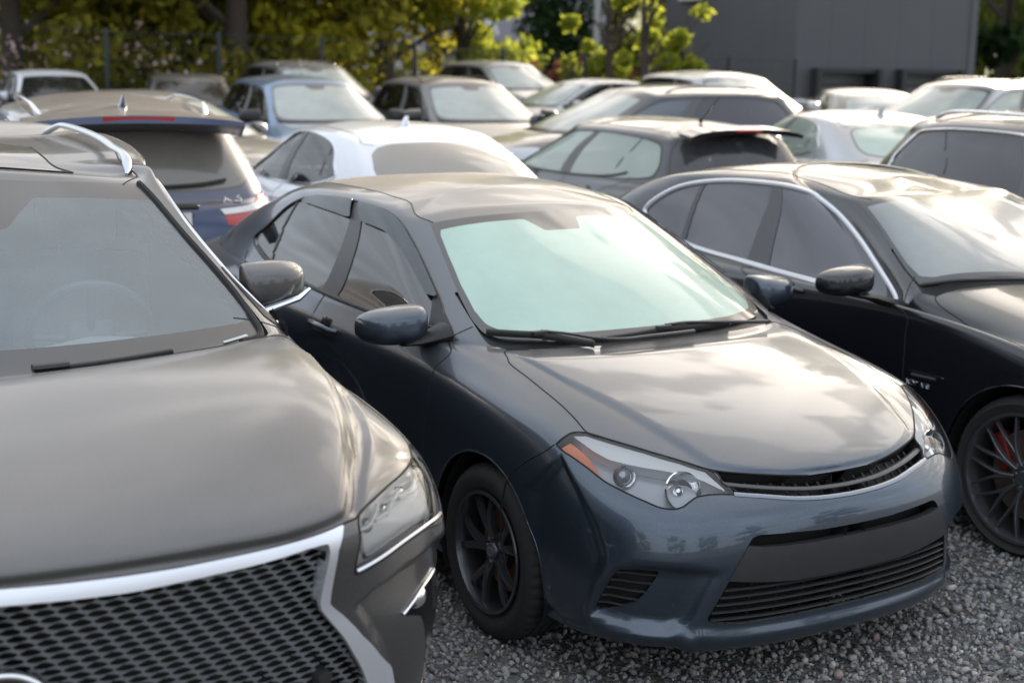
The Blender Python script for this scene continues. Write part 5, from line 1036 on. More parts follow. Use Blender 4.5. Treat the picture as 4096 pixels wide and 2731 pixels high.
# ---------------------------------------------------------------- black saloon on the right
Se = Surf(np.array([[[0.78,0.0,0.19],[0.766,0.29,0.19],[0.713,0.539,0.19],[0.618,0.695,0.191],[0.495,0.783,0.192],[0.362,0.818,0.193],[0.002,0.828,0.193],[-0.397,0.828,0.188],[-0.999,0.828,0.188],[-1.547,0.829,0.189],[-2.203,0.829,0.189],[-2.587,0.83,0.2],[-2.97,0.83,0.21],[-3.33,0.82,0.23],[-3.618,0.757,0.25],[-3.773,0.602,0.26],[-3.839,0.311,0.26],[-3.85,0.0,0.26]],[[0.86,0.0,0.21],[0.846,0.297,0.21],[0.779,0.563,0.21],[0.675,0.726,0.214],[0.534,0.818,0.218],[0.374,0.852,0.227],[0.005,0.862,0.226],[-0.394,0.856,0.226],[-0.996,0.856,0.226],[-1.544,0.857,0.227],[-2.202,0.858,0.228],[-2.586,0.859,0.239],[-2.97,0.865,0.25],[-3.33,0.86,0.28],[-3.658,0.788,0.29],[-3.833,0.614,0.3],[-3.909,0.317,0.3],[-3.92,0.0,0.3]],[[0.88,0.0,0.33],[0.865,0.296,0.33],[0.804,0.577,0.329],[0.686,0.755,0.328],[0.54,0.846,0.337],[0.376,0.879,0.345],[0.008,0.884,0.344],[-0.39,0.873,0.343],[-0.992,0.874,0.344],[-1.541,0.875,0.345],[-2.2,0.88,0.347],[-2.585,0.887,0.359],[-2.969,0.896,0.369],[-3.33,0.883,0.392],[-3.673,0.806,0.416],[-3.861,0.623,0.419],[-3.939,0.316,0.42],[-3.95,0.0,0.42]],[[0.889,0.0,0.47],[0.874,0.301,0.469],[0.809,0.59,0.468],[0.685,0.77,0.47],[0.539,0.861,0.481],[0.375,0.893,0.492],[0.009,0.901,0.493],[-0.389,0.886,0.482],[-0.991,0.884,0.482],[-1.54,0.886,0.484],[-2.199,0.892,0.486],[-2.585,0.904,0.498],[-2.969,0.912,0.519],[-3.33,0.901,0.54],[-3.684,0.824,0.56],[-3.872,0.639,0.56],[-3.949,0.33,0.56],[-3.96,0.0,0.56]],[[0.881,0.0,0.579],[0.863,0.305,0.578],[0.785,0.594,0.577],[0.659,0.77,0.588],[0.522,0.865,0.604],[0.362,0.898,0.62],[0.001,0.908,0.636],[-0.396,0.894,0.635],[-0.996,0.89,0.625],[-1.544,0.89,0.626],[-2.201,0.897,0.637],[-2.585,0.909,0.648],[-2.969,0.914,0.659],[-3.329,0.901,0.68],[-3.662,0.824,0.69],[-3.851,0.639,0.69],[-3.929,0.33,0.69],[-3.94,0.0,0.69]],[[0.839,0.0,0.659],[0.815,0.308,0.658],[0.731,0.598,0.657],[0.6,0.769,0.674],[0.466,0.864,0.699],[0.322,0.897,0.726],[-0.022,0.91,0.764],[-0.418,0.899,0.766],[-1.015,0.893,0.754],[-1.556,0.889,0.761],[-2.208,0.892,0.77],[-2.588,0.897,0.78],[-2.969,0.898,0.79],[-3.329,0.88,0.813],[-3.641,0.807,0.827],[-3.82,0.634,0.829],[-3.899,0.327,0.83],[-3.91,0.0,0.83]],[[0.766,0.0,0.743],[0.734,0.316,0.742],[0.65,0.608,0.744],[0.516,0.771,0.758],[0.386,0.859,0.78],[0.245,0.891,0.809],[-0.086,0.906,0.852],[-0.475,0.9,0.868],[-1.045,0.889,0.869],[-1.578,0.879,0.874],[-2.22,0.872,0.879],[-2.592,0.865,0.887],[-2.969,0.859,0.898],[-3.327,0.84,0.917],[-3.618,0.776,0.931],[-3.809,0.615,0.945],[-3.888,0.323,0.951],[-3.9,0.0,0.95]],[[0.656,0.0,0.803],[0.615,0.327,0.805],[0.53,0.614,0.81],[0.397,0.763,0.825],[0.269,0.837,0.839],[0.123,0.869,0.867],[-0.181,0.884,0.914],[-0.534,0.896,0.941],[-1.09,0.883,0.941],[-1.602,0.864,0.944],[-2.233,0.847,0.948],[-2.596,0.831,0.957],[-2.956,0.816,0.968],[-3.282,0.792,0.979],[-3.56,0.731,0.989],[-3.752,0.589,0.998],[-3.836,0.31,1.001],[-3.849,0.0,1.001]],[[0.236,0.0,0.93],[0.193,0.343,0.937],[0.121,0.622,0.932],[0.025,0.753,0.915],[-0.091,0.81,0.897],[-0.234,0.835,0.903],[-0.459,0.854,0.936],[-0.754,0.874,0.969],[-1.245,0.859,0.976],[-1.722,0.836,0.98],[-2.309,0.812,0.989],[-2.66,0.789,1.006],[-2.98,0.763,1.019],[-3.278,0.731,1.03],[-3.489,0.673,1.031],[-3.64,0.54,1.035],[-3.706,0.285,1.033],[-3.719,0.0,1.031]],[[-0.373,0.0,1.033],[-0.42,0.359,1.052],[-0.501,0.659,1.043],[-0.575,0.799,1.0],[-0.617,0.833,0.95],[-0.675,0.842,0.923],[-0.757,0.848,0.934],[-0.898,0.849,0.962],[-1.285,0.832,0.978],[-1.729,0.812,0.991],[-2.278,0.784,1.009],[-2.612,0.759,1.03],[-2.905,0.73,1.048],[-3.177,0.691,1.058],[-3.328,0.628,1.058],[-3.432,0.497,1.058],[-3.486,0.264,1.055],[-3.498,0.0,1.052]],[[-0.422,0.0,1.055],[-0.472,0.35,1.082],[-0.55,0.646,1.079],[-0.64,0.794,1.035],[-0.696,0.818,0.978],[-0.752,0.812,0.939],[-0.837,0.804,0.94],[-0.96,0.798,0.962],[-1.283,0.793,0.985],[-1.705,0.784,1.008],[-2.262,0.766,1.036],[-2.624,0.743,1.063],[-2.917,0.715,1.083],[-3.172,0.67,1.09],[-3.291,0.602,1.084],[-3.363,0.47,1.077],[-3.406,0.248,1.071],[-3.418,0.0,1.067]],[[-0.653,0.0,1.178],[-0.693,0.324,1.204],[-0.764,0.575,1.201],[-0.852,0.697,1.154],[-0.923,0.71,1.1],[-0.977,0.7,1.06],[-1.053,0.693,1.056],[-1.143,0.698,1.077],[-1.385,0.711,1.103],[-1.723,0.723,1.129],[-2.216,0.722,1.154],[-2.561,0.71,1.177],[-2.82,0.686,1.192],[-3.018,0.643,1.187],[-3.113,0.579,1.175],[-3.169,0.453,1.169],[-3.209,0.239,1.165],[-3.219,0.0,1.162]],[[-0.877,0.0,1.275],[-0.906,0.296,1.296],[-0.969,0.509,1.296],[-1.051,0.604,1.261],[-1.147,0.606,1.225],[-1.223,0.589,1.201],[-1.287,0.583,1.201],[-1.341,0.593,1.218],[-1.494,0.62,1.241],[-1.74,0.653,1.262],[-2.167,0.672,1.278],[-2.49,0.673,1.287],[-2.723,0.656,1.285],[-2.871,0.617,1.275],[-2.934,0.56,1.262],[-2.976,0.437,1.263],[-3.012,0.227,1.263],[-3.02,0.0,1.262]],[[-1.121,0.0,1.362],[-1.138,0.266,1.376],[-1.185,0.452,1.375],[-1.26,0.527,1.351],[-1.376,0.522,1.338],[-1.485,0.501,1.333],[-1.56,0.493,1.34],[-1.6,0.505,1.353],[-1.653,0.537,1.369],[-1.794,0.58,1.38],[-2.137,0.611,1.384],[-2.41,0.622,1.376],[-2.587,0.611,1.363],[-2.684,0.578,1.35],[-2.72,0.53,1.336],[-2.75,0.413,1.344],[-2.774,0.21,1.35],[-2.781,0.0,1.351]],[[-1.213,0.0,1.383],[-1.227,0.243,1.389],[-1.279,0.41,1.387],[-1.371,0.475,1.377],[-1.507,0.464,1.383],[-1.649,0.443,1.391],[-1.741,0.433,1.401],[-1.775,0.442,1.411],[-1.778,0.47,1.421],[-1.872,0.51,1.427],[-2.146,0.542,1.424],[-2.345,0.556,1.411],[-2.483,0.55,1.396],[-2.571,0.525,1.382],[-2.599,0.484,1.37],[-2.621,0.38,1.378],[-2.644,0.196,1.384],[-2.651,0.0,1.386]],[[-1.389,0.0,1.414],[-1.404,0.143,1.419],[-1.444,0.238,1.424],[-1.534,0.276,1.429],[-1.672,0.269,1.437],[-1.822,0.262,1.442],[-1.928,0.258,1.447],[-1.958,0.258,1.452],[-1.942,0.275,1.457],[-1.99,0.294,1.459],[-2.17,0.31,1.454],[-2.279,0.321,1.443],[-2.363,0.316,1.434],[-2.414,0.304,1.426],[-2.433,0.278,1.42],[-2.438,0.214,1.42],[-2.443,0.111,1.421],[-2.451,0.0,1.42]],[[-1.482,0.0,1.432],[-1.49,0.002,1.435],[-1.523,0.0,1.44],[-1.596,0.0,1.446],[-1.721,0.0,1.45],[-1.882,0.0,1.453],[-2.002,0.0,1.454],[-2.053,0.0,1.456],[-2.057,0.0,1.459],[-2.091,0.0,1.46],[-2.214,0.0,1.454],[-2.268,0.0,1.445],[-2.308,0.0,1.44],[-2.338,0.0,1.436],[-2.347,0.0,1.432],[-2.349,0.0,1.431],[-2.35,0.0,1.43],[-2.351,0.0,1.43]]])).orient()
pk = paint('black_paint', (.012, .013, .018), metal=.35, rough=.25, dust=.6, dcol=(.24, .22, .19), lo=.45, coat_rough=.02)
GL_B = glass('clear_dusty_windshield', (.42, .46, .46), .44, (.36, .385, .38), .04, .4)
GL_BS = glass('violet_grey_side_glass', (.08, .08, .10), .5, (.085, .085, .11), .03, .2, ior=1.8)
gB = dict(dlo=[(11.335, 10.954), (11.22, 11.74), (10.86, 12.44), (10.35, 12.83), (9.82, 13.07), (8.96, 13.18), (8.06, 13.1), (6.9, 13.05), (6.03, 12.91), (5.3, 12.55), (4.95, 11.9), (4.75, 11.2), (4.6, 10.5), (4.62, 10.3), (5.3, 10.15), (6.9, 9.98), (7.9, 9.93), (8.66, 9.92), (9.0, 9.96), (9.69, 10.0), (10.5, 10.35)],
    hood=[(-1, 5.8), (.5, 5.85), (1.2, 6.3), (1.66, 6.5), (2.05, 6.81), (2.57, 6.94), (3.2, 6.96), (3.73, 6.96), (4.6, 7.05), (5.5, 7.12), (5.6, 7.4), (4.6, 8.2), (3.515, 8.7), (3.195, 8.896), (2.76, 9.125), (2.2, 9.16), (-1, 9.2)],
    ws=[(-1, 9.97), (1.5, 9.97), (2.5, 10.0), (2.98, 10.15), (3.15, 10.65), (3.2, 11.2), (3.2, 11.8), (3.2, 12.4), (3.12, 12.95), (-1, 12.98)],
    clear=[(-1, 10.2), (1.5, 10.2), (2.5, 10.25), (2.85, 10.4), (3.0, 10.8), (3.05, 11.4), (3.05, 12.1), (2.98, 12.75), (1.2, 12.82), (.3, 12.82), (.22, 12.2), (-1, 12.2)],
    cowl=[(-1, 9.2), (2.2, 9.16), (2.78, 9.12), (3.0, 9.9), (3.25, 10.7), (3.3, 11.3), (-1, 11.3)],
    fdoor=[(7.41, .8), (7.41, 3.6), (7.40, 4.43), (7.34, 5.4), (7.25, 6.4), (7.07, 7.7), (6.0, 8.9), (4.6, 10.0), (4.3, 10.7), (4.5, 12.0), (9.0, 12.0), (9.0, 9.96), (8.93, 8.2), (9.05, 7.1), (9.05, .8)],
    bpil=[(9.12, 9.5), (9.10, 11.6), (9.05, 13.6), (8.82, 13.6), (8.81, 11.6), (8.79, 9.5)], cdiv=[(10.10, 9.5), (10.15, 10.5), (10.42, 12.5), (10.47, 13.6), (10.35, 13.6), (10.33, 12.5), (10.06, 10.5), (10.01, 9.5)])
spB = dict(nose=[(.10, 5.75), (.75, 5.75), (.92, 5.4), (.85, 4.6), (.6, 4.3), (.15, 4.3)], slatm=M_CHROME, bsplit=([9.5, 13.6], [8.95, 8.93]), csplit=([9.5, 10.5, 12.5, 13.6], [10.07, 10.115, 10.38, 10.41]), glass=GL_B, sglass=GL_BS, rglass=GL_DK, g=gB, wb=2.97, R=.345, rr=.272, tw=.245, wstyle='mesh', rim=M_RIMG, caliper=M_CALIPER, trim=M_SATINC, trim_r=.014,
    mir=(-.82, 1.085, 1.075), mirs=(.235, .155, .135), h1=(8.8, 7.0), h2=(10.5, 7.2))
car3, pc3, g3 = car('parked_car', 'black saloon with bright strip round its windows and spoked wheels, right of slate sedan', [0.3,2.37,0.06], Se, pk, spB, det=2)
for s in (1, -1):
    pl2 = [(7.35, 4.47), (7.0, 4.43), (7.03, 4.21), (7.30, 4.25)]
    a, _ = cut_uv(grid(Se, np.linspace(6.8, 7.5, 40), np.linspace(4, 4.7, 30)), pl2); o = emit(a, 'fender_vent', M_CHROME, car3, s, off=.004, solid=.012)
    b = MB(); seam(b, Se, [(7.31, 4.34), (7.2, 4.335), (7.08, 4.33)], .007, .006, side=s); b.build('vent_slot', M_BLACK, o)
b = MB()
for pts_ in ([(1.5, 9.75), (2.0, 9.85), (2.6, 9.95), (2.95, 10.05)], [(.2, 9.95), (.8, 9.75), (1.5, 9.75)]): seam(b, Se, uvline(pts_, 10), .009, .014, side=-1, n=8)
b.build('wiper', M_BLACK, car3)
def fender_word(root, S, txt, u0, v0, h, mat, side):
    """raised lettering on a body panel, letters as strokes on a grid"""
    GL = {'x': [[(0, .1), (1, .9)], [(0, .9), (1, .1)]], 'D': [[(0, 0), (0, 1), (.7, .9), (1, .5), (.7, .1), (0, 0)]], 'r': [[(0, 0), (0, .8)], [(0, .55), (.4, .8), (.9, .78)]], 'i': [[(.4, 0), (.4, .75)]], 'v': [[(0, .8), (.5, 0), (1, .8)]],
          'e': [[(.05, .45), (.95, .45), (.75, .8), (.2, .75), (0, .4), (.25, .02), (.9, .1)]], 'X': [[(0, 0), (1, 1)], [(0, 1), (1, 0)]], '3': [[(0, .95), (.8, 1), (.95, .75), (.5, .53), (.95, .3), (.8, 0), (0, .05)]], 'S': [[(1, .9), (.2, 1), (0, .7), (1, .35), (.8, 0), (0, .1)]]}
    p = pt(S, u0, v0, .004, side); n = S.nrm(np.array([u0]), np.array([v0]))[0] * np.array([1, side, 1])
    right = np.cross(np.array([0, 0, 1.]), n); right /= np.linalg.norm(right); up = np.cross(n, right); b = MB(); x = 0
    for ch in txt:
        for st in GL.get(ch, []): b.tube([tuple(p + right * (x + a * h * .75) + up * (e * h)) for a, e in st], h * .085, 6)
        x += h * (.5 if ch == 'i' else 1.02)
    return b.build('badge_lettering', mat, root)
fender_word(car3, Se, 'xDrive', 7.37, 4.0, .024, M_SATIN, -1)

# ------------------------------------------------------------------ the rows of cars behind
def dusty(n, col, **k): return paint(n, col, **dict(dict(metal=.5, rough=.3, dust=.45), **k))
GL_F = glass('pale_windshield', (.40, .44, .43), .45, (.40, .44, .42), .05, .5)
GL_FD = glass('dark_far_glass', (.10, .11, .11), .08, (.05, .05, .05), .02, .25)
GL_CLR = glass('light_green_glass', (.70, .78, .74), .42, (.52, .62, .56), .03, .3)  # daylight seen through the windows is put into the pale green haze colour
GL_DR = glass('dusty_rear_glass', (.10, .10, .10), .50, (.20, .185, .165), .06, .85, hrough=.3)
SURF = {}
def surf(k, fn):
    if k not in SURF: SURF[k] = Surf(fn()).orient()
    return SURF[k]
PM = dict(navy=dusty('navy_paint', (.012, .028, .085), dust=.8, dcol=(.22, .185, .155), drough=.4), white=dusty('white_paint', (.72, .74, .80), metal=0, dust=.35, dcol=(.62, .6, .56)), graphite=dusty('graphite_paint', (.022, .022, .028), dust=.4),
    black=dusty('black_brown_paint', (.02, .018, .017), dust=.6), blue=dusty('steel_blue_paint', (.08, .19, .36), metal=.3, dust=.35), silver=dusty('silver_paint', (.42, .43, .46), metal=.7, dust=.5, dcol=(.32, .31, .29)),
    grey=dusty('mid_grey_paint', (.14, .14, .14)), beige=dusty('champagne_paint', (.42, .37, .28), metal=.6, dust=.5), dark=dusty('dark_blue_black_paint', (.018, .020, .032), dust=.5))
BASE = dict(compact_sedan=(compact_sedan, dict(wb=2.70, R=.316, mir=(-.60, .95, 1.04))), executive_sedan=(executive_sedan, dict(wb=2.97, R=.335, mir=(-.6, .98, 1.05))),
    family_suv=(family_suv, dict(wb=2.79, R=.365, rr=.25, mir=(-.55, 1.02, 1.20), mirs=(.25, .17, .19), trunkname='tailgate', lo_s=1)), low_suv=(low_suv, dict(wb=2.79, R=.345, mir=(-.55, .98, 1.12), mirs=(.25, .16, .18), trunkname='tailgate')),
    city_hatch=(city_hatch, dict(wb=2.40, R=.30, rr=.19, mir=(-.42, .92, 1.02), mirs=(.21, .15, .15), trunkname='tailgate')))
SUVDLO = [(12.3, 10.5), (12.5, 11.0), (12.45, 12.0), (12.0, 12.9), (10.5, 13.2), (8.96, 13.3), (7.95, 13.3), (6.96, 13.3), (5.53, 13.17), (4.6, 12.7), (4.2, 12.0), (4.05, 11.3), (4.0, 10.9), (4.35, 10.5), (5.36, 10.2), (6.9, 9.95), (8.1, 9.85), (8.975, 9.89), (9.57, 9.95), (11.2, 10.15)]
SUVREAR = [(18, 10.2), (15.4, 10.22), (14.5, 10.3), (13.85, 10.6), (13.8, 11.4), (13.95, 12.3), (14.3, 12.8), (15.5, 12.95), (18, 12.95)]
SUVG = dict(dlo=SUVDLO, rear=SUVREAR, tail=[(12.9, 6.1), (13.5, 5.4), (14.3, 5.0), (14.9, 5.1), (15.1, 6.0), (14.4, 6.6), (13.6, 7.3), (13.0, 7.2)], trunk=[(18, 3.2), (15.5, 3.2), (14.9, 3.6), (14.6, 4.8), (14.3, 6.8), (13.5, 9.0), (13.3, 11.0), (13.6, 12.6), (14.3, 13.05), (18, 13.05)],
    rbump=[(18, -1), (12.62, -1), (12.6, 4.4), (13.4, 4.75), (14.2, 4.8), (14.6, 4.6), (14.9, 3.6), (15.5, 3.2), (18, 3.2)])
GRP = 'cars parked in the rows behind'
def bg(kind, pose, label, pkey, cat='car', det=0, **sp):
    fn, b = BASE[kind]; b = dict(b); b.pop('lo_s', None); g = {}
    if 'suv' in kind or 'hatch' in kind: g.update(SUVG)
    g.update(sp.pop('g', {})); b.update(glass=GL_F, sglass=GL_FD, rglass=GL_FD, g=g); b.update(sp)
    r, pc, gg = car('parked_suv' if cat == 'suv' else 'parked_car', label, pose, surf(kind, fn), PM[pkey], b, group=GRP, det=det, cat=cat)
    return r, surf(kind, fn), pc, gg
# navy SUV, tail towards the camera
r, S, pc, gg = bg('family_suv', (-7.66, -.19, 2.98), 'navy SUV seen from behind, with red and white taillights and a rear wiper', 'navy', 'suv', 1, rglass=GL_DR, rails=(4.2, 12.9, 14.35), railm=M_CHROME, fin=-2.95, finm=PM['navy'],
    tailw=1, g=dict(SUVG, tail=[(15.6, 6.05), (15.6, 7.79), (14.46, 8.1), (13.9, 9.5), (13.2, 8.9), (12.9, 7.8), (13.2, 6.3), (14.2, 6.0), (15.2, 5.95)], tailw=[(15.75, 7.0), (15.65, 7.79), (14.42, 8.25), (12.7, 8.3), (12.7, 7.2), (13.9, 7.1), (14.76, 7.33)]))
sp_ = MB()   # roof spoiler with the high brake light
y = np.linspace(-.62, .62, 21); rings = []
for q in y:
    c = (q / .62) ** 2; x0, z0 = -3.27 + .02 * c, 1.642 - .045 * c; rings.append([(x0, q, z0), (x0 - .38 + .06 * c, q, z0 - .012), (x0 - .39 + .06 * c, q, z0 - .055 + .02 * c), (x0 - .22, q, z0 - .10), (x0 + .0, q, z0 - .04)])
sp_.loft(rings); so2 = sp_.build('roof_spoiler', PM['navy'], r)
b = MB(); b.loft([[(-3.655 + .10 * (q / .62) ** 2 * .6, q, z) for z in (1.622, 1.588)] + [(-3.60, q, z) for z in (1.588, 1.622)] for q in np.linspace(-.20, .20, 9)]); b.build('brake_light', M_REDL, r)
b = MB(); seam(b, S, uvline([(17, 10.42), (16.2, 10.44), (15.6, 10.5), (15.0, 10.62)], 8), .010, .016, side=-1, n=8); b.build('rear_wiper', M_BLACK, r)
fender_word(r, S, 'X3', 15.35, 8.95, .07, M_SATIN, -1)
b = MB(); q = pt(S, 17, 6.4); b.box((q[0] - .01, 0, q[2]), (.02, .52, .12), bev=.006); pl0 = b.build('license_plate', M_WHITEP, r)
b = MB(); b.box((q[0] - .022, .235, q[2]), (.004, .04, .11)); b.build('plate_strip', M_BLUEP, pl0)
b = MB(); b.box((q[0] - .02, 0, q[2] + .09), (.04, .6, .03), bev=.01); b.build('plate_light_bar', M_BLACK, r)
# white saloon
r, S, pc, gg = bg('executive_sedan', (-7.85, 1.95, 3.05), 'white saloon seen from behind with a dusty brown rear window and a roof fin', 'white', det=1, rglass=GL_DR, fin=-2.15, finm=PM['white'], frit=GL_DR, trim=M_CHROME,
    g=dict(rear=[(18, 10.2), (15.4, 10.22), (14.5, 10.4), (14.1, 10.9), (14.05, 11.6), (14.3, 12.5), (14.8, 12.98), (15.5, 13.3), (18, 13.45)], roof=[(-1,13.06),(2.5,13.06),(3.1,13.7),(4.2,14.15),(6.9,14.27),(10,14.25),(12.5,14.15),(13.6,13.8),(14.7,13.3),(15.5,13.45),(18,13.55),(18,18),(-1,18)]))
# small hatchback
r, S, pc, gg = bg('city_hatch', (-7.69, 4.55, 3.05), 'small graphite hatchback with clear windows and a short roof aerial', 'graphite', det=1, glass=GL_CLR, sglass=GL_CLR, rglass=glass('hatch_rear_glass', (.22, .22, .22), .25, (.12, .12, .13), .03, .4))
b = MB(); b.tube([(-2.35, .05, 1.47), (-2.40, .05, 1.50), (-2.62, .05, 1.68)], [.02, .008, .004], 8); b.build('aerial', M_BLACK, r)
y = np.linspace(-.53, .53, 17); b = MB()
b.loft([[(-2.78, q, 1.455 - .05 * (q / .53) ** 4), (-2.97, q, 1.435 - .05 * (q / .53) ** 4), (-2.96, q, 1.40 - .04 * (q / .53) ** 2), (-2.80, q, 1.38)] for q in y]); b.build('roof_spoiler', PM['graphite'], r)
b = MB(); b.box((-2.972, 0, 1.425), (.02, .24, .022), bev=.005); b.build('brake_light', M_REDL, r)
r, S, pc, gg = bg('low_suv', (-10.5, 5.95, 4.67), 'graphite estate parked crosswise behind the small hatchback, windshield to the left', 'graphite', sglass=glass('bluish_side_glass', (.3, .36, .4), .35, (.20, .24, .29), .03, .2), s2glass=glass('bluish_dark_glass', (.08, .08, .1), .4, (.10, .10, .13), .03, .2), rails=(4.6, 12.5, 14.4), railm=M_GREYP)
bg('low_suv', (-12.25, 6.45, -.17), 'black brown SUV facing right with roof rails and a sunlit dusty hood', 'black', 'suv', rails=(4.6, 12.5, 14.35), railm=M_BLACK)
r, S, pc, gg = bg('low_suv', (-12.62, 4.39, -.14), 'steel blue SUV facing right behind the white saloon', 'blue', 'suv', mirm=M_BLACK)
b = MB(); b.tube([(-1.45, -.05, 1.60), (-1.62, -.05, 1.82)], [.006, .003], 6); b.build('aerial', M_BLACK, r)
bg('family_suv', (-18.3, 6.95, -.1), 'dark SUV half hidden behind the steel blue SUV', 'dark', 'suv', rails=(4.6, 12.5, 14.35), railm=M_SATIN)
bg('compact_sedan', (-11.24, 2.59, .44), 'grey hatchback with a pale windshield just beyond the navy SUV', 'grey', fin=None)
bg('compact_sedan', (-18.96, 4.75, -.29), 'dark grey saloon with a small roof fin under the trees', 'graphite', glass=GL_FD, fin=-2.1, finm=PM['silver'])
bg('compact_sedan', (-20.95, 3.25, -.09), 'white car with black windows, second from the left in the back row', 'white', glass=GL_FD)
bg('low_suv', (-18.53, .95, -.12), 'dark grey SUV cut off by the left edge of the picture', 'graphite', 'suv')
bg('family_suv', (-21.3, 12.8, -.05), 'pale SUV in the back row above the black brown SUV', 'silver', 'suv')
bg('compact_sedan', (-18.03, 10.34, 4.72), 'silver blue car with golden reflections behind the black brown SUV', 'silver')
bg('family_suv', (-12.2, 11.05, -.19), 'silver SUV whose bright roof shows above the graphite estate', 'silver', 'suv')
r, S, pc, gg = bg('family_suv', (-23.6, 21.6, 2.6, -.95), 'white SUV with a roof box and crossbars in front of the garage doors', 'white', 'suv', rails=(4.6, 12.5, 14.35), railm=M_GREYP)
for yy in (.32, -.32):
    b = MB(); b.box((-1.95, yy, 1.80), (1.1, .42, .10), bev=.03); b.build('roof_box', PM['silver'], r)
b = MB(); b.box((-1.6, 0, 1.735), (.05, 1.15, .03)); b.box((-2.3, 0, 1.735), (.05, 1.15, .03)); b.build('crossbars', M_BLACK, r)
bg('compact_sedan', (-14.6, 14.6, 2.6), 'dark saloon with a beige dusty roof, left of the silver SUV', 'grey', glass=GL_CLR, rglass=GL_F)
bg('family_suv', (-9.64, 11.02, 4.89), 'tall silver SUV with black roof rails at the right, windshield to the left', 'silver', 'suv', det=1, rails=(4.3, 12.5, 14.35), railm=M_BLACK, sglass=GL_CLR, railh=.06)
bg('compact_sedan', (-8.46, 8.13, 2.78), 'silver saloon with a roof fin between the small hatchback and the dark SUV', 'silver', det=1, sglass=GL_CLR, rglass=glass('mint_rear_glass', (.6, .7, .65), .45, (.5, .62, .55), .05, .4), fin=-2.2, finm=PM['silver'], trim=M_CHROME)
bg('family_suv', (-.05, 4.45, -.21), 'dark SUV with a silver roof rail and chrome window strip at the right edge', 'dark', 'suv', det=1, rails=(4.3, 12.7, 14.3), railm=M_CHROME, trim=M_CHROME, trim_r=.011, sglass=glass('black_suv_glass', (.05, .05, .06), .35, (.05, .05, .065), .03, .2), fin=None)

# ------------------------------------------------------------------ ground
def gz(x, y):
    d = math.hypot(x - CAM[0], y - CAM[1]); t = min(1, max(0, (d - 32) / 12)); return -1.9 * t * t * (3 - 2 * t) if (x < 0 or d > 60) else 0.0
gm, t, N, L = nt('gravel_ground'); out = N('ShaderNodeOutputMaterial'); b = N('ShaderNodeBsdfPrincipled', Roughness=.85); tc = N('ShaderNodeTexCoord')
v = N('ShaderNodeTexVoronoi', Scale=42.0); L(tc.outputs['Object'], v.inputs['Vector']); sx = N('ShaderNodeSeparateColor'); L(v.outputs['Color'], sx.inputs[0])
cr = N('ShaderNodeValToRGB'); L(sx.outputs[0], cr.inputs[0]); e = cr.color_ramp.elements; e[0].color = (.10, .10, .104, 1); e[1].color = (.27, .26, .245, 1)
v2 = N('ShaderNodeTexVoronoi', Scale=42.0); v2.feature = 'DISTANCE_TO_EDGE'; L(tc.outputs['Object'], v2.inputs['Vector']); mr = N('ShaderNodeMapRange'); L(v2.outputs['Distance'], mr.inputs[0]); mr.inputs[2].default_value = .25
bp = N('ShaderNodeBump', Strength=.9, Distance=.012); L(mr.outputs[0], bp.inputs['Height']); L(bp.outputs[0], b.inputs['Normal'])
nz = N('ShaderNodeTexNoise', Scale=.35, Detail=4.0); L(tc.outputs['Object'], nz.inputs['Vector']); mx = N('ShaderNodeMix', data_type='RGBA', blend_type='MULTIPLY'); mx.inputs['Factor'].default_value = .5; L(cr.outputs[0], mx.inputs[6]); L(nz.outputs['Fac'], mx.inputs[7])
L(mx.outputs[2], b.inputs['Base Color']); L(b.outputs[0], out.inputs[0])
X = sorted(set(list(np.linspace(-400, -60, 12)) + list(np.linspace(-60, 20, 60)) + list(np.linspace(20, 300, 8)))); Y = sorted(set(list(np.linspace(-300, -30, 10)) + list(np.linspace(-30, 70, 70)) + list(np.linspace(70, 400, 10))))
V = [(x, y, gz(x, y)) for y in Y for x in X]; F = [(j * len(X) + i, j * len(X) + i + 1, (j + 1) * len(X) + i + 1, (j + 1) * len(X) + i) for j in range(len(Y) - 1) for i in range(len(X) - 1)]
gd = mk('ground', V, F, gm); gd['kind'] = 'structure'
# loose crushed stone lying on it where the camera can see single stones
rs = np.random.RandomState(3)
ico = bmesh.new(); bmesh.ops.create_icosphere(ico, subdivisions=1, radius=1); IV = np.array([v.co[:] for v in ico.verts]); IF = np.array([[v.index for v in f.verts] for f in ico.faces]); ico.free()
def stones(n, x0, x1, y0, y1, smin, smax, keep=None):
    P = np.stack([rs.uniform(x0, x1, n), rs.uniform(y0, y1, n)], 1)
    if keep is not None: P = P[keep(P)]
    n = len(P); s = rs.uniform(smin, smax, n) * rs.choice([1, 1, 1, 1.5], n); sc3 = rs.uniform(.55, 1.1, (n, 1, 3)) * s[:, None, None]; sc3[:, :, 2] *= .65
    V = IV[None] * (1 + rs.uniform(-.38, .38, (n, len(IV), 1))) * sc3
    q = rs.normal(size=(n, 4)); q /= np.linalg.norm(q, axis=1)[:, None]; w, x, y, z = q.T
    R = np.stack([1-2*(y*y+z*z), 2*(x*y-z*w), 2*(x*z+y*w), 2*(x*y+z*w), 1-2*(x*x+z*z), 2*(y*z-x*w), 2*(x*z-y*w), 2*(y*z+x*w), 1-2*(x*x+y*y)], 1).reshape(n, 3, 3)
    V = np.einsum('nij,nkj->nki', R, V); V[:, :, :2] += P[:, None, :]; V[:, :, 2] += (rs.uniform(.0, .7, n) * s)[:, None]
    F = IF[None] + (np.arange(n) * len(IV))[:, None, None]; return V.reshape(-1, 3), F.reshape(-1, 3)
Va, Fa = stones(38000, -.6, 3.0, -1.9, 4.2, .006, .0145, lambda P: (P[:, 0] * .85 - (P[:, 1]) * .25 < 2.6))
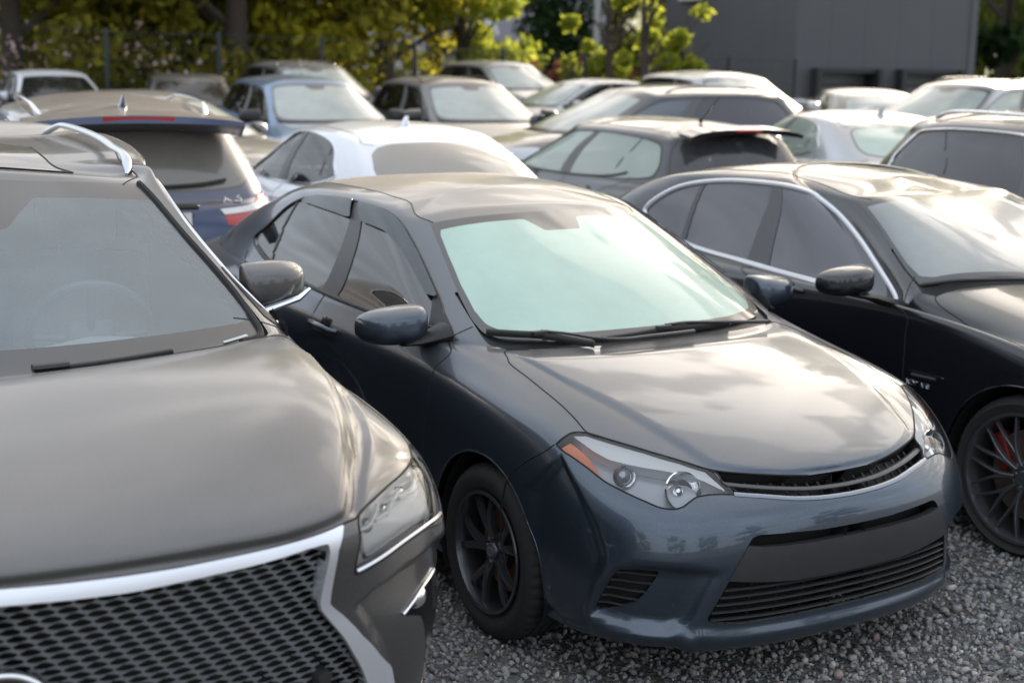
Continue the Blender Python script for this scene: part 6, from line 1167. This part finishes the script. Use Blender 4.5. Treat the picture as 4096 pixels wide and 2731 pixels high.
def bigmesh(name, V, F, mat, parent=None, smooth=False):
    me = bpy.data.meshes.new(name); n = F.shape[1]
    me.vertices.add(len(V)); me.vertices.foreach_set('co', V.ravel()); me.loops.add(F.size); me.loops.foreach_set('vertex_index', F.ravel().astype(np.int32)); me.polygons.add(len(F)); me.polygons.foreach_set('loop_start', (np.arange(len(F)) * n).astype(np.int32))
    me.update(calc_edges=True); me.validate()
    if smooth: me.polygons.foreach_set('use_smooth', [True] * len(me.polygons))
    me.materials.append(mat); o = bpy.data.objects.new(name, me); link(o, parent); return o
sm, t, N, L = nt('crushed_stone'); out = N('ShaderNodeOutputMaterial'); b = N('ShaderNodeBsdfPrincipled', Roughness=.78); g = N('ShaderNodeNewGeometry'); cr = N('ShaderNodeValToRGB'); L(g.outputs['Random Per Island'], cr.inputs[0]); e = cr.color_ramp.elements
e[0].color = (.14, .143, .152, 1); e[1].color = (.56, .55, .54, 1)
for p_, c_ in ((.3, (.23, .232, .24)), (.6, (.29, .285, .28)), (.80, (.35, .34, .32)), (.93, (.32, .24, .21))): q = e.new(p_); q.color = (*c_, 1)
tc = N('ShaderNodeTexCoord'); nz = N('ShaderNodeTexNoise', Scale=160.0, Detail=3.0); L(tc.outputs['Object'], nz.inputs['Vector']); mx = N('ShaderNodeMix', data_type='RGBA', blend_type='MULTIPLY'); mx.inputs['Factor'].default_value = .7; L(cr.outputs[0], mx.inputs[6]); mr = N('ShaderNodeMapRange'); L(nz.outputs['Fac'], mr.inputs[0]); mr.inputs[1].default_value = .3; mr.inputs[2].default_value = .7; mr.inputs[3].default_value = .6; mr.inputs[4].default_value = 1.25; L(mr.outputs[0], mx.inputs[7]); L(mx.outputs[2], b.inputs['Base Color']); L(b.outputs[0], out.inputs[0])
gr_ = bigmesh('gravel', Va, Fa, sm); gr_['kind'] = 'stuff'; tag(gr_, 'loose grey and reddish crushed stone around the front cars', 'gravel')

# ------------------------------------------------------------------ directions: a place from a picture column (of 2352) and a distance
def at(px, d):
    a = CAM[3] - math.atan((px * 1.7415 - 2048) / CAM[6]); return CAM[0] + d * math.cos(a), CAM[1] + d * math.sin(a)
# ------------------------------------------------------------------ trees
def leafmat(name, c1, c2, tr=.35):
    m, t, N, L = nt(name); out = N('ShaderNodeOutputMaterial'); d = N('ShaderNodeBsdfDiffuse'); tl = N('ShaderNodeBsdfTranslucent'); ms = N('ShaderNodeMixShader'); ms.inputs[0].default_value = tr
    g = N('ShaderNodeNewGeometry'); cr = N('ShaderNodeValToRGB'); L(g.outputs['Random Per Island'], cr.inputs[0]); cr.color_ramp.elements[0].color = rgb(c1); cr.color_ramp.elements[1].color = rgb(c2)
    L(cr.outputs[0], d.inputs[0]); L(cr.outputs[0], tl.inputs[0]); L(d.outputs[0], ms.inputs[1]); L(tl.outputs[0], ms.inputs[2]); L(ms.outputs[0], out.inputs[0]); return m
LF = dict(dark=leafmat('shaded_leaves', (.09, .09, .015), (.28, .255, .035), .5), olive=leafmat('backlit_olive_leaves', (.18, .18, .02), (.48, .43, .045), .55), bright=leafmat('young_leaves', (.20, .25, .03), (.42, .44, .06), .55), mid=leafmat('mid_leaves', (.07, .095, .025), (.18, .21, .05), .4), conif=leafmat('conifer_needles', (.012, .028, .012), (.03, .05, .02), .1), red=leafmat('red_leaves', (.10, .03, .025), (.22, .08, .05), .3), blossom=leafmat('pink_blossom', (.35, .24, .22), (.55, .42, .38), .3))  # dark leaf colour holds the shade on the left trees, olive the backlight
M_BARK = plain('bark', (.05, .038, .028), .9, noise=.35, bump=.6, scale=14)
def leaves(cl, n, size, seed):
    """cl: list of clumps (x,y,z,rx,ry,rz); leaf cards spread through the volume"""
    r_ = np.random.RandomState(seed); C = np.array(cl); w = C[:, 3] * C[:, 4] * C[:, 5]; k = r_.choice(len(C), n, p=w / w.sum())
    d = r_.normal(size=(n, 3)); d /= np.linalg.norm(d, axis=1)[:, None]; rad = r_.uniform(.25, 1.05, (n, 1)) ** .55; P = C[k, :3] + d * rad * C[k, 3:]
    a = r_.normal(size=(n, 3)); a /= np.linalg.norm(a, axis=1)[:, None]; b = np.cross(a, r_.normal(size=(n, 3))); b /= np.linalg.norm(b, axis=1)[:, None]
    s = size * r_.uniform(.5, 1.3, (n, 1)); c = np.cross(a, b) * s * .15
    V = np.stack([P - a * s, P + b * s * .45 + c, P + a * s, P - b * s * .45 + c], 1).reshape(-1, 3); F = np.arange(4 * n).reshape(n, 4); return V, F
def tree(name, label, x, y, h, r, kind, n=3500, size=.16, seed=1, low=.15, group=None, cat='tree', spread=1.0, z=None, nclump=26):
    z = gz(x, y) if z is None else z; R = random.Random(seed); root = empty(name, label, cat, (x, y, z), 0, group)
    b = MB(); th = max(.05, h * .022); top = (R.uniform(-.3, .3), R.uniform(-.3, .3), h * .8)
    b.tube([(0, 0, -.1), (R.uniform(-.1, .1), R.uniform(-.1, .1), h * .3), (top[0] * .6, top[1] * .6, h * .55), top], [th * 1.25, th, th * .6, th * .15], 10)
    cl = []
    for k in range(9):
        a = R.uniform(0, 6.28); z0 = h * R.uniform(.2, .6); e = (math.cos(a) * r * .75, math.sin(a) * r * .75, z0 + h * R.uniform(.08, .3)); b.tube([(0, 0, z0), (e[0] * .45, e[1] * .45, z0 + (e[2] - z0) * .6), e], [th * .5, th * .3, th * .08], 6)
    for k in range(nclump):
        a = R.uniform(0, 6.28); q = math.sqrt(R.random()) * r; zz = h * (low + (1 - low) * R.random()); f_ = math.sin(PI * min(1, max(.12, (zz / h - low) / (1 - low) * .85 + .12))) ** .6; s_ = R.uniform(.22, .42) * r * .8
        cl.append((math.cos(a) * q * f_ * spread, math.sin(a) * q * f_ * spread, zz, s_, s_, s_ * .8))
    b.build('trunk', M_BARK, root); V, F = leaves(cl, n, size, seed); bigmesh('crown', V, F, LF[kind], root); return root
def cone(name, label, x, y, h, r, seed, group):
    root = empty(name, label, 'tree', (x, y, gz(x, y)), 0, group); b = MB(); b.tube([(0, 0, 0), (0, 0, h * .9)], [.12, .03], 8); b.build('trunk', M_BARK, root)
    cl = [(math.cos(k * 2.4) * r * .35, math.sin(k * 2.4) * r * .35, h * (k + .5) / 26, r * (.75 * math.sin(PI * min(.93, (k + 2) / 27)) ** .6 + .05), r * (.75 * math.sin(PI * min(.93, (k + 2) / 27)) ** .6 + .05), h * .05) for k in range(26)]
    V, F = leaves(cl, 3500, .12, seed); bigmesh('crown', V, F, LF['conif'], root)
ga = 'trees growing along the fence'
big = [(35, 33, 9, 3.2, 'dark', 'dark tree with a straight trunk at the far left behind the fence'), (125, 36, 10, 3.6, 'dark', 'dark leafy tree with a thick trunk left of the first fence post'), (235, 40, 10, 3.8, 'olive', 'olive tree with gaps of light above the white car'),
       (345, 37, 9, 3.4, 'dark', 'dark bushy tree between the first and second fence posts'), (445, 36, 10, 3.6, 'dark', 'dark tree just left of the forked trunk'), (545, 34, 11, 4.0, 'dark', 'dark tree with a forked trunk behind the second fence post'), (640, 37, 10, 3.6, 'olive', 'olive green tree above the steel blue SUV'),
       (760, 38, 10, 3.7, 'olive', 'yellowish tree behind the third fence post'), (880, 36, 9, 3.3, 'olive', 'olive tree above the black brown SUV'), (985, 39, 8, 2.8, 'bright', 'light green tree left of the white sign'), (1050, 37, 7, 1.5, 'bright', 'sunlit yellow green tree beside the white sign')]
for i, (px, d, h, r, k, lb) in enumerate(big):
    x, y = at(px, d); tree('leafy_tree', lb, x, y, h, r, k, 6500 if i < 9 else 3000, .17, 11 + i, low=.04, group=ga, nclump=40)
for i, (px, d, h, lb) in enumerate([(1385, 33, 4.3, 'slim young tree left of the two brightest saplings'), (1462, 32, 4.6, 'bright young tree with thin stems left of the grey building corner'), (1535, 34, 3.6, 'bright young tree overlapping the left corner of the grey building'), (1320, 34, 3.0, 'small yellow green sapling under the cypresses')]):
    x, y = at(px, d); tree('young_tree', lb, x, y, h, .95, 'bright', 800, .13, 51 + i, low=.25, group='young trees before the building', nclump=9)
for i, (px, d, h, lb) in enumerate([(1222, 52, 7.5, 'leftmost of the three dark cypresses'), (1262, 50, 9, 'middle and tallest of the three dark cypresses'), (1322, 50, 7.0, 'rightmost of the three dark cypresses')]):
    x, y = at(px, d); cone('cypress', lb, x, y, h, .85 + .1 * i, 61 + i, 'dark cypresses')
for i, (px, d, h, r, k, lb) in enumerate([(1120, 75, 16, 6, 'mid', 'distant tree behind the white sign'), (1260, 80, 17, 6.5, 'mid', 'distant olive tree behind the cypresses'), (1400, 72, 15, 5.5, 'mid', 'distant tree behind the lamp pole'), (1500, 66, 14, 5, 'mid', 'distant dark tree left of the grey building'),
       (2275, 60, 13, 5.0, 'mid', 'mid green tree right beside the grey building'), (2215, 78, 13, 5.5, 'mid', 'green tree farther back just right of the grey building'), (2340, 75, 13, 5.5, 'mid', 'green tree farther back between the building and the right edge'),
       (2430, 52, 9, 2.8, 'conif', 'dark green tree at the right edge of the picture'), (2560, 60, 9, 4.0, 'mid', 'tall tree outside the right edge')]):
    x, y = at(px, d); tree('distant_tree', lb, x, y, h, r, k, 5000 if px < 2200 else 9000, .3 if d > 60 else .2, 71 + i, low=.03 if px > 2200 else .02, group='distant trees', nclump=34)
for i, (px, d, k, lb) in enumerate([(60, 30, 'blossom', 'bush with pale pink blossom at the far left'), (400, 31, 'blossom', 'sparse blossoming bush under the dark trees'), (1255, 36, 'red', 'red leaved bush under the cypresses'), (1350, 36, 'red', 'red leaved bush left of the saplings'), (1440, 37, 'red', 'red leaved bush behind the saplings')]):
    x, y = at(px, d); z = gz(x, y); root = empty('bush', lb, 'bush', (x, y, z), 0, 'bushes'); R = random.Random(90 + i)
    b = MB(); [b.tube([(0, 0, 0), (R.uniform(-.6, .6), R.uniform(-.6, .6), 1.2)], [.03, .01], 5) for _ in range(5)]; b.build('stem', M_BARK, root)
    V, F = leaves([(R.uniform(-1.0, 1.0), R.uniform(-1.0, 1.0), R.uniform(.5, 1.9), .55, .55, .5) for _ in range(9)], 130 if k == 'blossom' else 1500, .07 if k == 'blossom' else .09, 90 + i); bigmesh('foliage', V, F, LF[k], root)
# trees behind the camera, seen only as reflections in paint and glass
for i, (x, y, h, k) in enumerate([(30, -18, 9, 'dark'), (34, -6, 8, 'mid'), (33, 6, 9, 'dark'), (26, 20, 8, 'mid'), (10, -30, 10, 'dark'), (-6, -26, 9, 'mid'), (-14, -21, 8, 'dark'), (20, -28, 8, 'mid')]):
    tree('leafy_tree', ['tree standing across the lot behind the camera'][0], x, y, h, 4.2, k, 2500, .3, 120 + i, low=.05, group='trees across the lot', z=0)
tree('leafy_tree', 'unseen tree added outside the right edge to dapple the sun on the front cars', -12.3, 18.4, 11.5, 3.2, 'mid', 3400, .26, 140, low=.42, group='trees across the lot', z=0, nclump=30)  # added out of view to break the sunlight on the front hoods into patches
# ------------------------------------------------------------------ fence of dark posts and wire
M_POST = plain('dark_green_post', (.012, .018, .02), .6)
fp = [(0, 30, 2.3), (250, 29.5, 2.2), (503, 29.5, 2.18), (735, 30, 2.12), (945, 31, 2.05), (1145, 32, 1.95), (1330, 33, 1.85), (1500, 34, 1.85), (1655, 35, 1.85), (1805, 36, 1.8)]
fr_ = empty('wire_fence', 'dark wire fence on posts running behind the parked cars', 'fence', (*at(735, 30), 0)); ox, oy = at(735, 30); prev = None
for px, d, h in fp:
    x, y = at(px, d); z = gz(x, y); b = MB(); b.box((x - ox, y - oy, z + (h - z) / 2), (.07, .07, h - z), rz=.4, bev=.01); b.build('post', M_POST, fr_, bevel=0)
    if prev:
        b = MB(); a0, a1, hh, zz = prev
        for k in range(9): t_ = k / 8; b.tube([(a0 - ox, a1 - oy, zz + .05 + (hh - zz - .12) * t_), (x - ox, y - oy, z + .05 + (h - z - .12) * t_)], 0.004 if k not in (0, 8) else .008, 4)
        for k in range(1, 20): t_ = k / 20; b.tube([(a0 + (x - a0) * t_ - ox, a1 + (y - a1) * t_ - oy, zz + (z - zz) * t_ + .05), (a0 + (x - a0) * t_ - ox, a1 + (y - a1) * t_ - oy, hh + (h - hh) * t_ - .07)], .0025, 4)
        b.build('wire_panel', M_POST, fr_, fixn=False)
    prev = (x, y, h, z)
# ------------------------------------------------------------------ grey building
wm, t, N, L = nt('dark_cladding'); out = N('ShaderNodeOutputMaterial'); b = N('ShaderNodeBsdfPrincipled', Roughness=.5); tc = N('ShaderNodeTexCoord'); wv = N('ShaderNodeTexWave', Scale=1.6, Distortion=0.0); wv.bands_direction = 'X'; L(tc.outputs['UV'], wv.inputs['Vector'])
b.inputs['Base Color'].default_value = (.062, .064, .078, 1); nz = N('ShaderNodeTexNoise', Scale=.6, Detail=5.0); L(tc.outputs['Object'], nz.inputs['Vector']); mx = N('ShaderNodeMix', data_type='RGBA'); L(nz.outputs['Fac'], mx.inputs['Factor']); mx.inputs[6].default_value = (.066, .066, .078, 1); mx.inputs[7].default_value = (.088, .087, .096, 1); L(mx.outputs[2], b.inputs['Base Color']); L(b.outputs[0], out.inputs[0])
A = np.array(at(1508, 50)); B_ = np.array(at(1803, 43.5)); C_ = np.array(at(2208, 46.5)); D2 = C_ + (A - B_) * 1.3; H0, H1 = -2.0, 4.6
bd = empty('grey_building', 'large dark grey clad building with two garage doors', 'building', (B_[0], B_[1], H0)); O = np.array([B_[0], B_[1], H0])
def wallseg(P0, P1, z0, z1, name, mat, th=.25, parent=None, rib=.0):
    b = MB(); P0, P1 = np.array(P0), np.array(P1); d = P1 - P0; Ln = np.linalg.norm(d); d /= Ln; n = np.array([-d[1], d[0]]); M = Matrix(((d[0], n[0], 0, P0[0] - O[0]), (d[1], n[1], 0, P0[1] - O[1]), (0, 0, 1, -O[2]), (0, 0, 0, 1)))
    if rib:
        k = int(Ln / rib); pts = []
        for i in range(k): pts += [(i * rib, 0), (i * rib + rib * .84, 0), (i * rib + rib * .87, .012), (i * rib + rib * .97, .012)]
        pts += [(Ln, 0), (Ln, th), (0, th)]; V = [M @ Vector((p[0], p[1], z)) for z in (z0, z1) for p in pts]; m = len(pts); F = [tuple(range(m)), tuple(range(2 * m - 1, m - 1, -1))] + [(i, (i + 1) % m, (i + 1) % m + m, i + m) for i in range(m)]; b.add(V, F)
    else: V = [M @ Vector((x, y, z)) for z in (z0, z1) for x, y in ((0, 0), (Ln, 0), (Ln, th), (0, th))]; b.add(V, [(0, 1, 2, 3), (7, 6, 5, 4), (0, 1, 5, 4), (1, 2, 6, 5), (2, 3, 7, 6), (3, 0, 4, 7)])
    return b.build(name, mat, parent or bd, smooth=False)
def onBC(px):    # point on the line B-C at a picture column
    c0 = np.array(CAM[:2]); q = np.array(at(px, 1)) - c0; d = C_ - B_; M = np.array([[q[0], -d[0]], [q[1], -d[1]]]); t_ = np.linalg.solve(M, B_ - c0)[1]; return B_ + d * t_
dl = [(1846, 1984), (2036, 2168)]; P = [B_] + [onBC(p) for e in dl for p in e] + [C_]; ztop = 1.5
wallseg(A, B_, H0, H1, 'wall', wm, rib=1.1)
for i in (0, 2, 4): wallseg(P[i], P[i + 1], H0, ztop, 'wall', wm, rib=0)
wallseg(B_, C_, ztop, H1, 'wall', wm, rib=1.1); wallseg(C_, D2, H0, H1, 'wall', wm, rib=1.2); wallseg(D2, A, H0, H1, 'wall', wm)
nrm_ = np.array([-(C_ - B_)[1], (C_ - B_)[0]]); nrm_ /= np.linalg.norm(nrm_)
if nrm_ @ (np.array(CAM[:2]) - B_) > 0: nrm_ = -nrm_
gdm = plain('garage_door_grey', (.17, .17, .18), .5, noise=.1)
for i in (1, 3):
    g0 = MB(); p0, p1 = P[i] + nrm_ * .55, P[i + 1] + nrm_ * .55; d = p1 - p0
    for k in range(7):
        z0 = H0 + k * (ztop - H0) / 7; g0.box(((p0 + p1)[0] / 2 - O[0], (p0 + p1)[1] / 2 - O[1], z0 + (ztop - H0) / 14 - O[2]), (np.linalg.norm(d) + .3, .06, (ztop - H0) / 7 - .03), rz=math.atan2(d[1], d[0]), bev=.012)
    g0.build('garage_door', gdm, bd); ln = MB(); q0, q1 = P[i], P[i + 1]; ln.box(((q0 + q1)[0] / 2 - O[0], (q0 + q1)[1] / 2 - O[1], ztop - O[2] - .06), (np.linalg.norm(q1 - q0), .5, .12), rz=math.atan2((q1 - q0)[1], (q1 - q0)[0])); ln.build('lintel', plain('shade_dark_jamb', (.026, .027, .033), .6), bd)  # lintel and jambs coloured dark to stand for shade in the door recess
    for q in (P[i], P[i + 1]): g1 = MB(); g1.box((q[0] - O[0], q[1] - O[1], (ztop + H0) / 2 - O[2]), (.14, .8, ztop - H0), rz=math.atan2(d[1], d[0])); g1.build('door_jamb', plain('shade_dark_jamb', (.026, .027, .033), .6), bd)
rf = MB(); rf.add([(*(q - O[:2]), H1 - O[2] + dz) for dz in (0, .25) for q in (A, B_, C_, D2)], [(0, 1, 2, 3), (7, 6, 5, 4), (0, 1, 5, 4), (1, 2, 6, 5), (2, 3, 7, 6), (3, 0, 4, 7)]); rf.build('roof', plain('roof_sheet', (.1, .1, .11), .6), bd, smooth=False)
b = MB(); b.tube([(C_[0] - O[0] - .1, C_[1] - O[1] - .12, 0), (C_[0] - O[0] - .1, C_[1] - O[1] - .12, H1 - O[2])], .07, 8); b.build('downpipe', M_POST, bd)
# outdoor air-conditioning unit on the wall
q = A + (B_ - A) * .26; a_ = math.atan2((B_ - A)[1], (B_ - A)[0]); n2 = np.array([math.sin(a_), -math.cos(a_)]); q = q + n2 * .25 * (1 if n2 @ (np.array(CAM[:2]) - A) > 0 else -1); zq = 3.45
ac = empty('air_conditioner', 'white outdoor air conditioning unit high on the grey building wall', 'air conditioner', (q[0], q[1], zq), a_)
b = MB(); b.box((0, 0, .3), (.95, .35, .62), bev=.02); b.build('case', plain('ac_white', (.6, .6, .58), .4), ac); b = MB()
for r_ in (.08, .16, .24): b.tube([(-.1 + r_ * math.cos(k), -.19, .3 + r_ * math.sin(k)) for k in np.linspace(0, 2 * PI, 24, endpoint=False)], .008, 5, closed=True)
b.build('fan_guard', M_BLACK, ac); b = MB(); b.box((-.3, .05, -.06), (.04, .4, .06)); b.box((.3, .05, -.06), (.04, .4, .06)); b.build('bracket', M_GREYP, ac)
# lamp pole, sign, low roofs beyond
x, y = at(1353, 44); lp = empty('lamp_pole', 'tall slim grey lamp pole right of the cypresses', 'lamp pole', (x, y, gz(x, y))); b = MB(); b.tube([(0, 0, 0), (.05, 0, 9)], [.11, .07], 12); b.build('pole', plain('galvanised', (.35, .36, .38), .4, metal=.5), lp); b = MB(); b.tube([(.05, 0, 8.9), (-.5, .4, 9.3)], .04, 8); b.box((-.75, .6, 9.32), (.6, .2, .1), rz=2.4, bev=.03); b.build('lamp_head', M_GREYP, lp)
x, y = at(1178, 62); a_ = CAM[3] - PI / 2; sg = empty('roadside_sign', 'white lettered sign on a low pale building', 'sign', (x, y, gz(x, y)), a_)
b = MB(); b.box((0, 0, 1.9), (7.0, 3.5, 3.8)); b.build('kiosk', plain('pale_plaster', (.30, .30, .32), .8, noise=.1, scale=3), sg, smooth=False); b = MB(); b.box((0, -1.85, 3.75), (7.4, .3, .5), bev=.03); b.build('fascia', plain('dark_fascia', (.08, .09, .11), .5), sg)
wl = plain('sign_white', (.8, .8, .8), .4)
def sign_letter(dx, strokes):
    b = MB(); [b.tube([(dx + a * .55, -1.9, 4.25 + e_ * 1.0) for a, e_ in st], .11, 6) for st in strokes]; b.build('letter', wl, sg)
for i, st in enumerate(([[(0, 0), (.5, 1), (1, 0)], [(.2, .4), (.8, .4)]], [[(0, 1), (1, 1), (0, 0), (1, 0)]], [[(.5, 0), (.5, 1)]], [[(0, 0), (0, 1), (1, 0), (1, 1)]])): sign_letter(-1.4 + i * .85, st)
x, y = at(1420, 58); wl2 = empty('long_wall', 'low reddish wall beyond the fence', 'wall', (x, y, gz(x, y)), a_); b = MB(); b.box((0, 0, .9), (14, .3, 1.9)); b.build('wall_face', plain('red_wall', (.22, .09, .07), .8, noise=.2, scale=5), wl2, smooth=False)
b = MB(); b.box((0, 0, 1.9), (14.2, .45, .12)); b.build('coping', plain('pale_coping', (.5, .42, .38), .7), wl2, smooth=False)
x, y = at(980, 70); hb = empty('pale_building', 'pale building glimpsed through the trees left of the sign', 'building', (x, y, gz(x, y)), a_); b = MB(); b.box((0, 0, 4), (16, 8, 8)); b.build('wall', plain('lilac_plaster', (.42, .41, .46), .8, noise=.08, scale=2), hb, smooth=False); b = MB(); b.box((0, 0, 8.15), (16.6, 8.6, .3)); b.build('roof', plain('grey_roof', (.15, .15, .16), .7), hb, smooth=False)
x, y = at(230, 62); hb = empty('pale_building', 'pale building glimpsed through the gaps of the dark trees at left', 'building', (x, y, gz(x, y)), a_); b = MB(); b.box((0, 0, 4), (26, 8, 9)); b.build('wall', MATS['lilac_plaster'], hb, smooth=False); b = MB(); b.box((0, 0, 8.65), (26.6, 8.6, .3)); b.build('roof', MATS['grey_roof'], hb, smooth=False)
gs, t, N, L = nt('grass'); out = N('ShaderNodeOutputMaterial'); b = N('ShaderNodeBsdfPrincipled', Roughness=.9); tc = N('ShaderNodeTexCoord'); nz = N('ShaderNodeTexNoise', Scale=1.5, Detail=6.0); L(tc.outputs['Object'], nz.inputs['Vector']); cr = N('ShaderNodeValToRGB'); L(nz.outputs['Fac'], cr.inputs[0]); cr.color_ramp.elements[0].color = (.05, .08, .015, 1); cr.color_ramp.elements[1].color = (.13, .16, .03, 1); L(cr.outputs[0], b.inputs['Base Color']); L(b.outputs[0], out.inputs[0])
V = []; cols = np.linspace(-400, 3000, 40); ds = [41.5, 60, 100, 180, 300]
for d in ds:
    for p_ in cols: x, y = at(p_, d); V.append((x, y, gz(x, y) + .03 + max(0, (d - 70)) * .055))
F = [(j * 40 + i, j * 40 + i + 1, (j + 1) * 40 + i + 1, (j + 1) * 40 + i) for j in range(4) for i in range(39)]; go = mk('grass_bank', V, F, gs); go['kind'] = 'structure'

# ------------------------------------------------------------------ camera, light
sc = bpy.context.scene
cam = bpy.data.cameras.new('camera'); co = bpy.data.objects.new('camera', cam); COL.objects.link(co); sc.camera = co
cam.sensor_width = 36; cam.lens = CAM[6] / 4096 * 36; cam.clip_start = .05; cam.clip_end = 3000
yaw, pit, rol = CAM[3:6]
f = Vector((math.cos(pit) * math.cos(yaw), math.cos(pit) * math.sin(yaw), math.sin(pit))); r = f.cross(Vector((0, 0, 1))).normalized(); u = r.cross(f)
c, s = math.cos(rol), math.sin(rol); r2 = c * r + s * u; u2 = -s * r + c * u
co.matrix_world = Matrix((( r2.x, u2.x, -f.x, CAM[0]), (r2.y, u2.y, -f.y, CAM[1]), (r2.z, u2.z, -f.z, CAM[2]), (0, 0, 0, 1)))
cam.dof.use_dof = True; cam.dof.focus_distance = 4.55; cam.dof.aperture_fstop = 2.8; cam.dof.aperture_blades = 9
w = bpy.data.worlds.new('World'); sc.world = w; w.use_nodes = True; t = w.node_tree; t.nodes.clear(); N = lambda k, **kw: _n(t, k, kw); L = t.links.new
SUN_AZ, SUN_EL = math.radians(124), math.radians(16)
sd = Vector((math.cos(SUN_EL) * math.cos(SUN_AZ), math.cos(SUN_EL) * math.sin(SUN_AZ), math.sin(SUN_EL)))
sky = N('ShaderNodeTexSky'); sky.sky_type = 'NISHITA'; sky.sun_disc = False; sky.sun_elevation = SUN_EL; sky.sun_rotation = PI / 2 - SUN_AZ
sky.air_density = 1.0; sky.dust_density = 2.0; sky.ozone_density = 1.0
# broken cloud: noise on a flat layer overhead, brighter towards the sun
tc = N('ShaderNodeTexCoord'); sp = N('ShaderNodeSeparateXYZ'); L(tc.outputs['Generated'], sp.inputs[0])
za = N('ShaderNodeMath', operation='MAXIMUM'); L(sp.outputs['Z'], za.inputs[0]); za.inputs[1].default_value = .03
dv = N('ShaderNodeVectorMath', operation='DIVIDE'); cz = N('ShaderNodeCombineXYZ'); [L(za.outputs[0], cz.inputs[k]) for k in range(3)]; L(tc.outputs['Generated'], dv.inputs[0]); L(cz.outputs[0], dv.inputs[1])
nz = N('ShaderNodeTexNoise', Scale=2.3, Detail=5.0, Roughness=.5); L(dv.outputs[0], nz.inputs['Vector'])
cm = N('ShaderNodeMapRange'); cm.interpolation_type = 'SMOOTHSTEP'; L(nz.outputs['Fac'], cm.inputs[0]); cm.inputs[1].default_value = .50; cm.inputs[2].default_value = .57
dt = N('ShaderNodeVectorMath', operation='DOT_PRODUCT'); L(tc.outputs['Generated'], dt.inputs[0]); dt.inputs[1].default_value = sd
pw = N('ShaderNodeMapRange'); L(dt.outputs['Value'], pw.inputs[0]); pw.inputs[1].default_value = .55; pw.inputs[2].default_value = 1.0; pw.inputs[3].default_value = 0; pw.inputs[4].default_value = 1.0
p3 = N('ShaderNodeMath', operation='POWER'); L(pw.outputs[0], p3.inputs[0]); p3.inputs[1].default_value = 3.0
cl = N('ShaderNodeMath', operation='MULTIPLY'); L(p3.outputs[0], cl.inputs[0]); L(cm.outputs[0], cl.inputs[1])
n2 = N('ShaderNodeTexNoise', Scale=.9, Detail=6.0, Roughness=.55); L(dv.outputs[0], n2.inputs['Vector']); h2 = N('ShaderNodeMapRange'); L(n2.outputs['Fac'], h2.inputs[0]); h2.inputs[1].default_value = .3; h2.inputs[2].default_value = .7; h2.inputs[3].default_value = 3.0; h2.inputs[4].default_value = 6.0
br = N('ShaderNodeMath', operation='MULTIPLY_ADD'); L(cl.outputs[0], br.inputs[0]); br.inputs[1].default_value = 16.0; L(h2.outputs[0], br.inputs[2])
cc = N('ShaderNodeMix', data_type='RGBA', blend_type='MULTIPLY'); cc.inputs['Factor'].default_value = 1; gc = N('ShaderNodeCombineXYZ'); [L(br.outputs[0], gc.inputs[k]) for k in range(3)]; L(gc.outputs[0], cc.inputs[7])
mx = N('ShaderNodeMix', data_type='RGBA'); mx.inputs['Factor'].default_value = .93; wc = N('ShaderNodeMix', data_type='RGBA'); L(pw.outputs[0], wc.inputs['Factor']); wc.inputs[6].default_value = (.84, .91, 1.0, 1); wc.inputs[7].default_value = (1.0, .88, .74, 1); L(wc.outputs[2], cc.inputs[6]); L(sky.outputs[0], mx.inputs[6]); L(cc.outputs[2], mx.inputs[7])
bg = N('ShaderNodeBackground'); bg.inputs[1].default_value = .1; wo = N('ShaderNodeOutputWorld'); L(mx.outputs[2], bg.inputs[0]); L(bg.outputs[0], wo.inputs[0])
sl = bpy.data.lights.new('sun', 'SUN'); sl.energy = 4.0; sl.angle = math.radians(.8); sl.color = (1, .86, .68)
so = bpy.data.objects.new('sun', sl); COL.objects.link(so); so.rotation_euler = sd.to_track_quat('Z', 'Y').to_euler()
sc.view_settings.view_transform = 'Standard'; sc.view_settings.look = 'None'; sc.view_settings.exposure = 1.7; sc.view_settings.gamma = 1
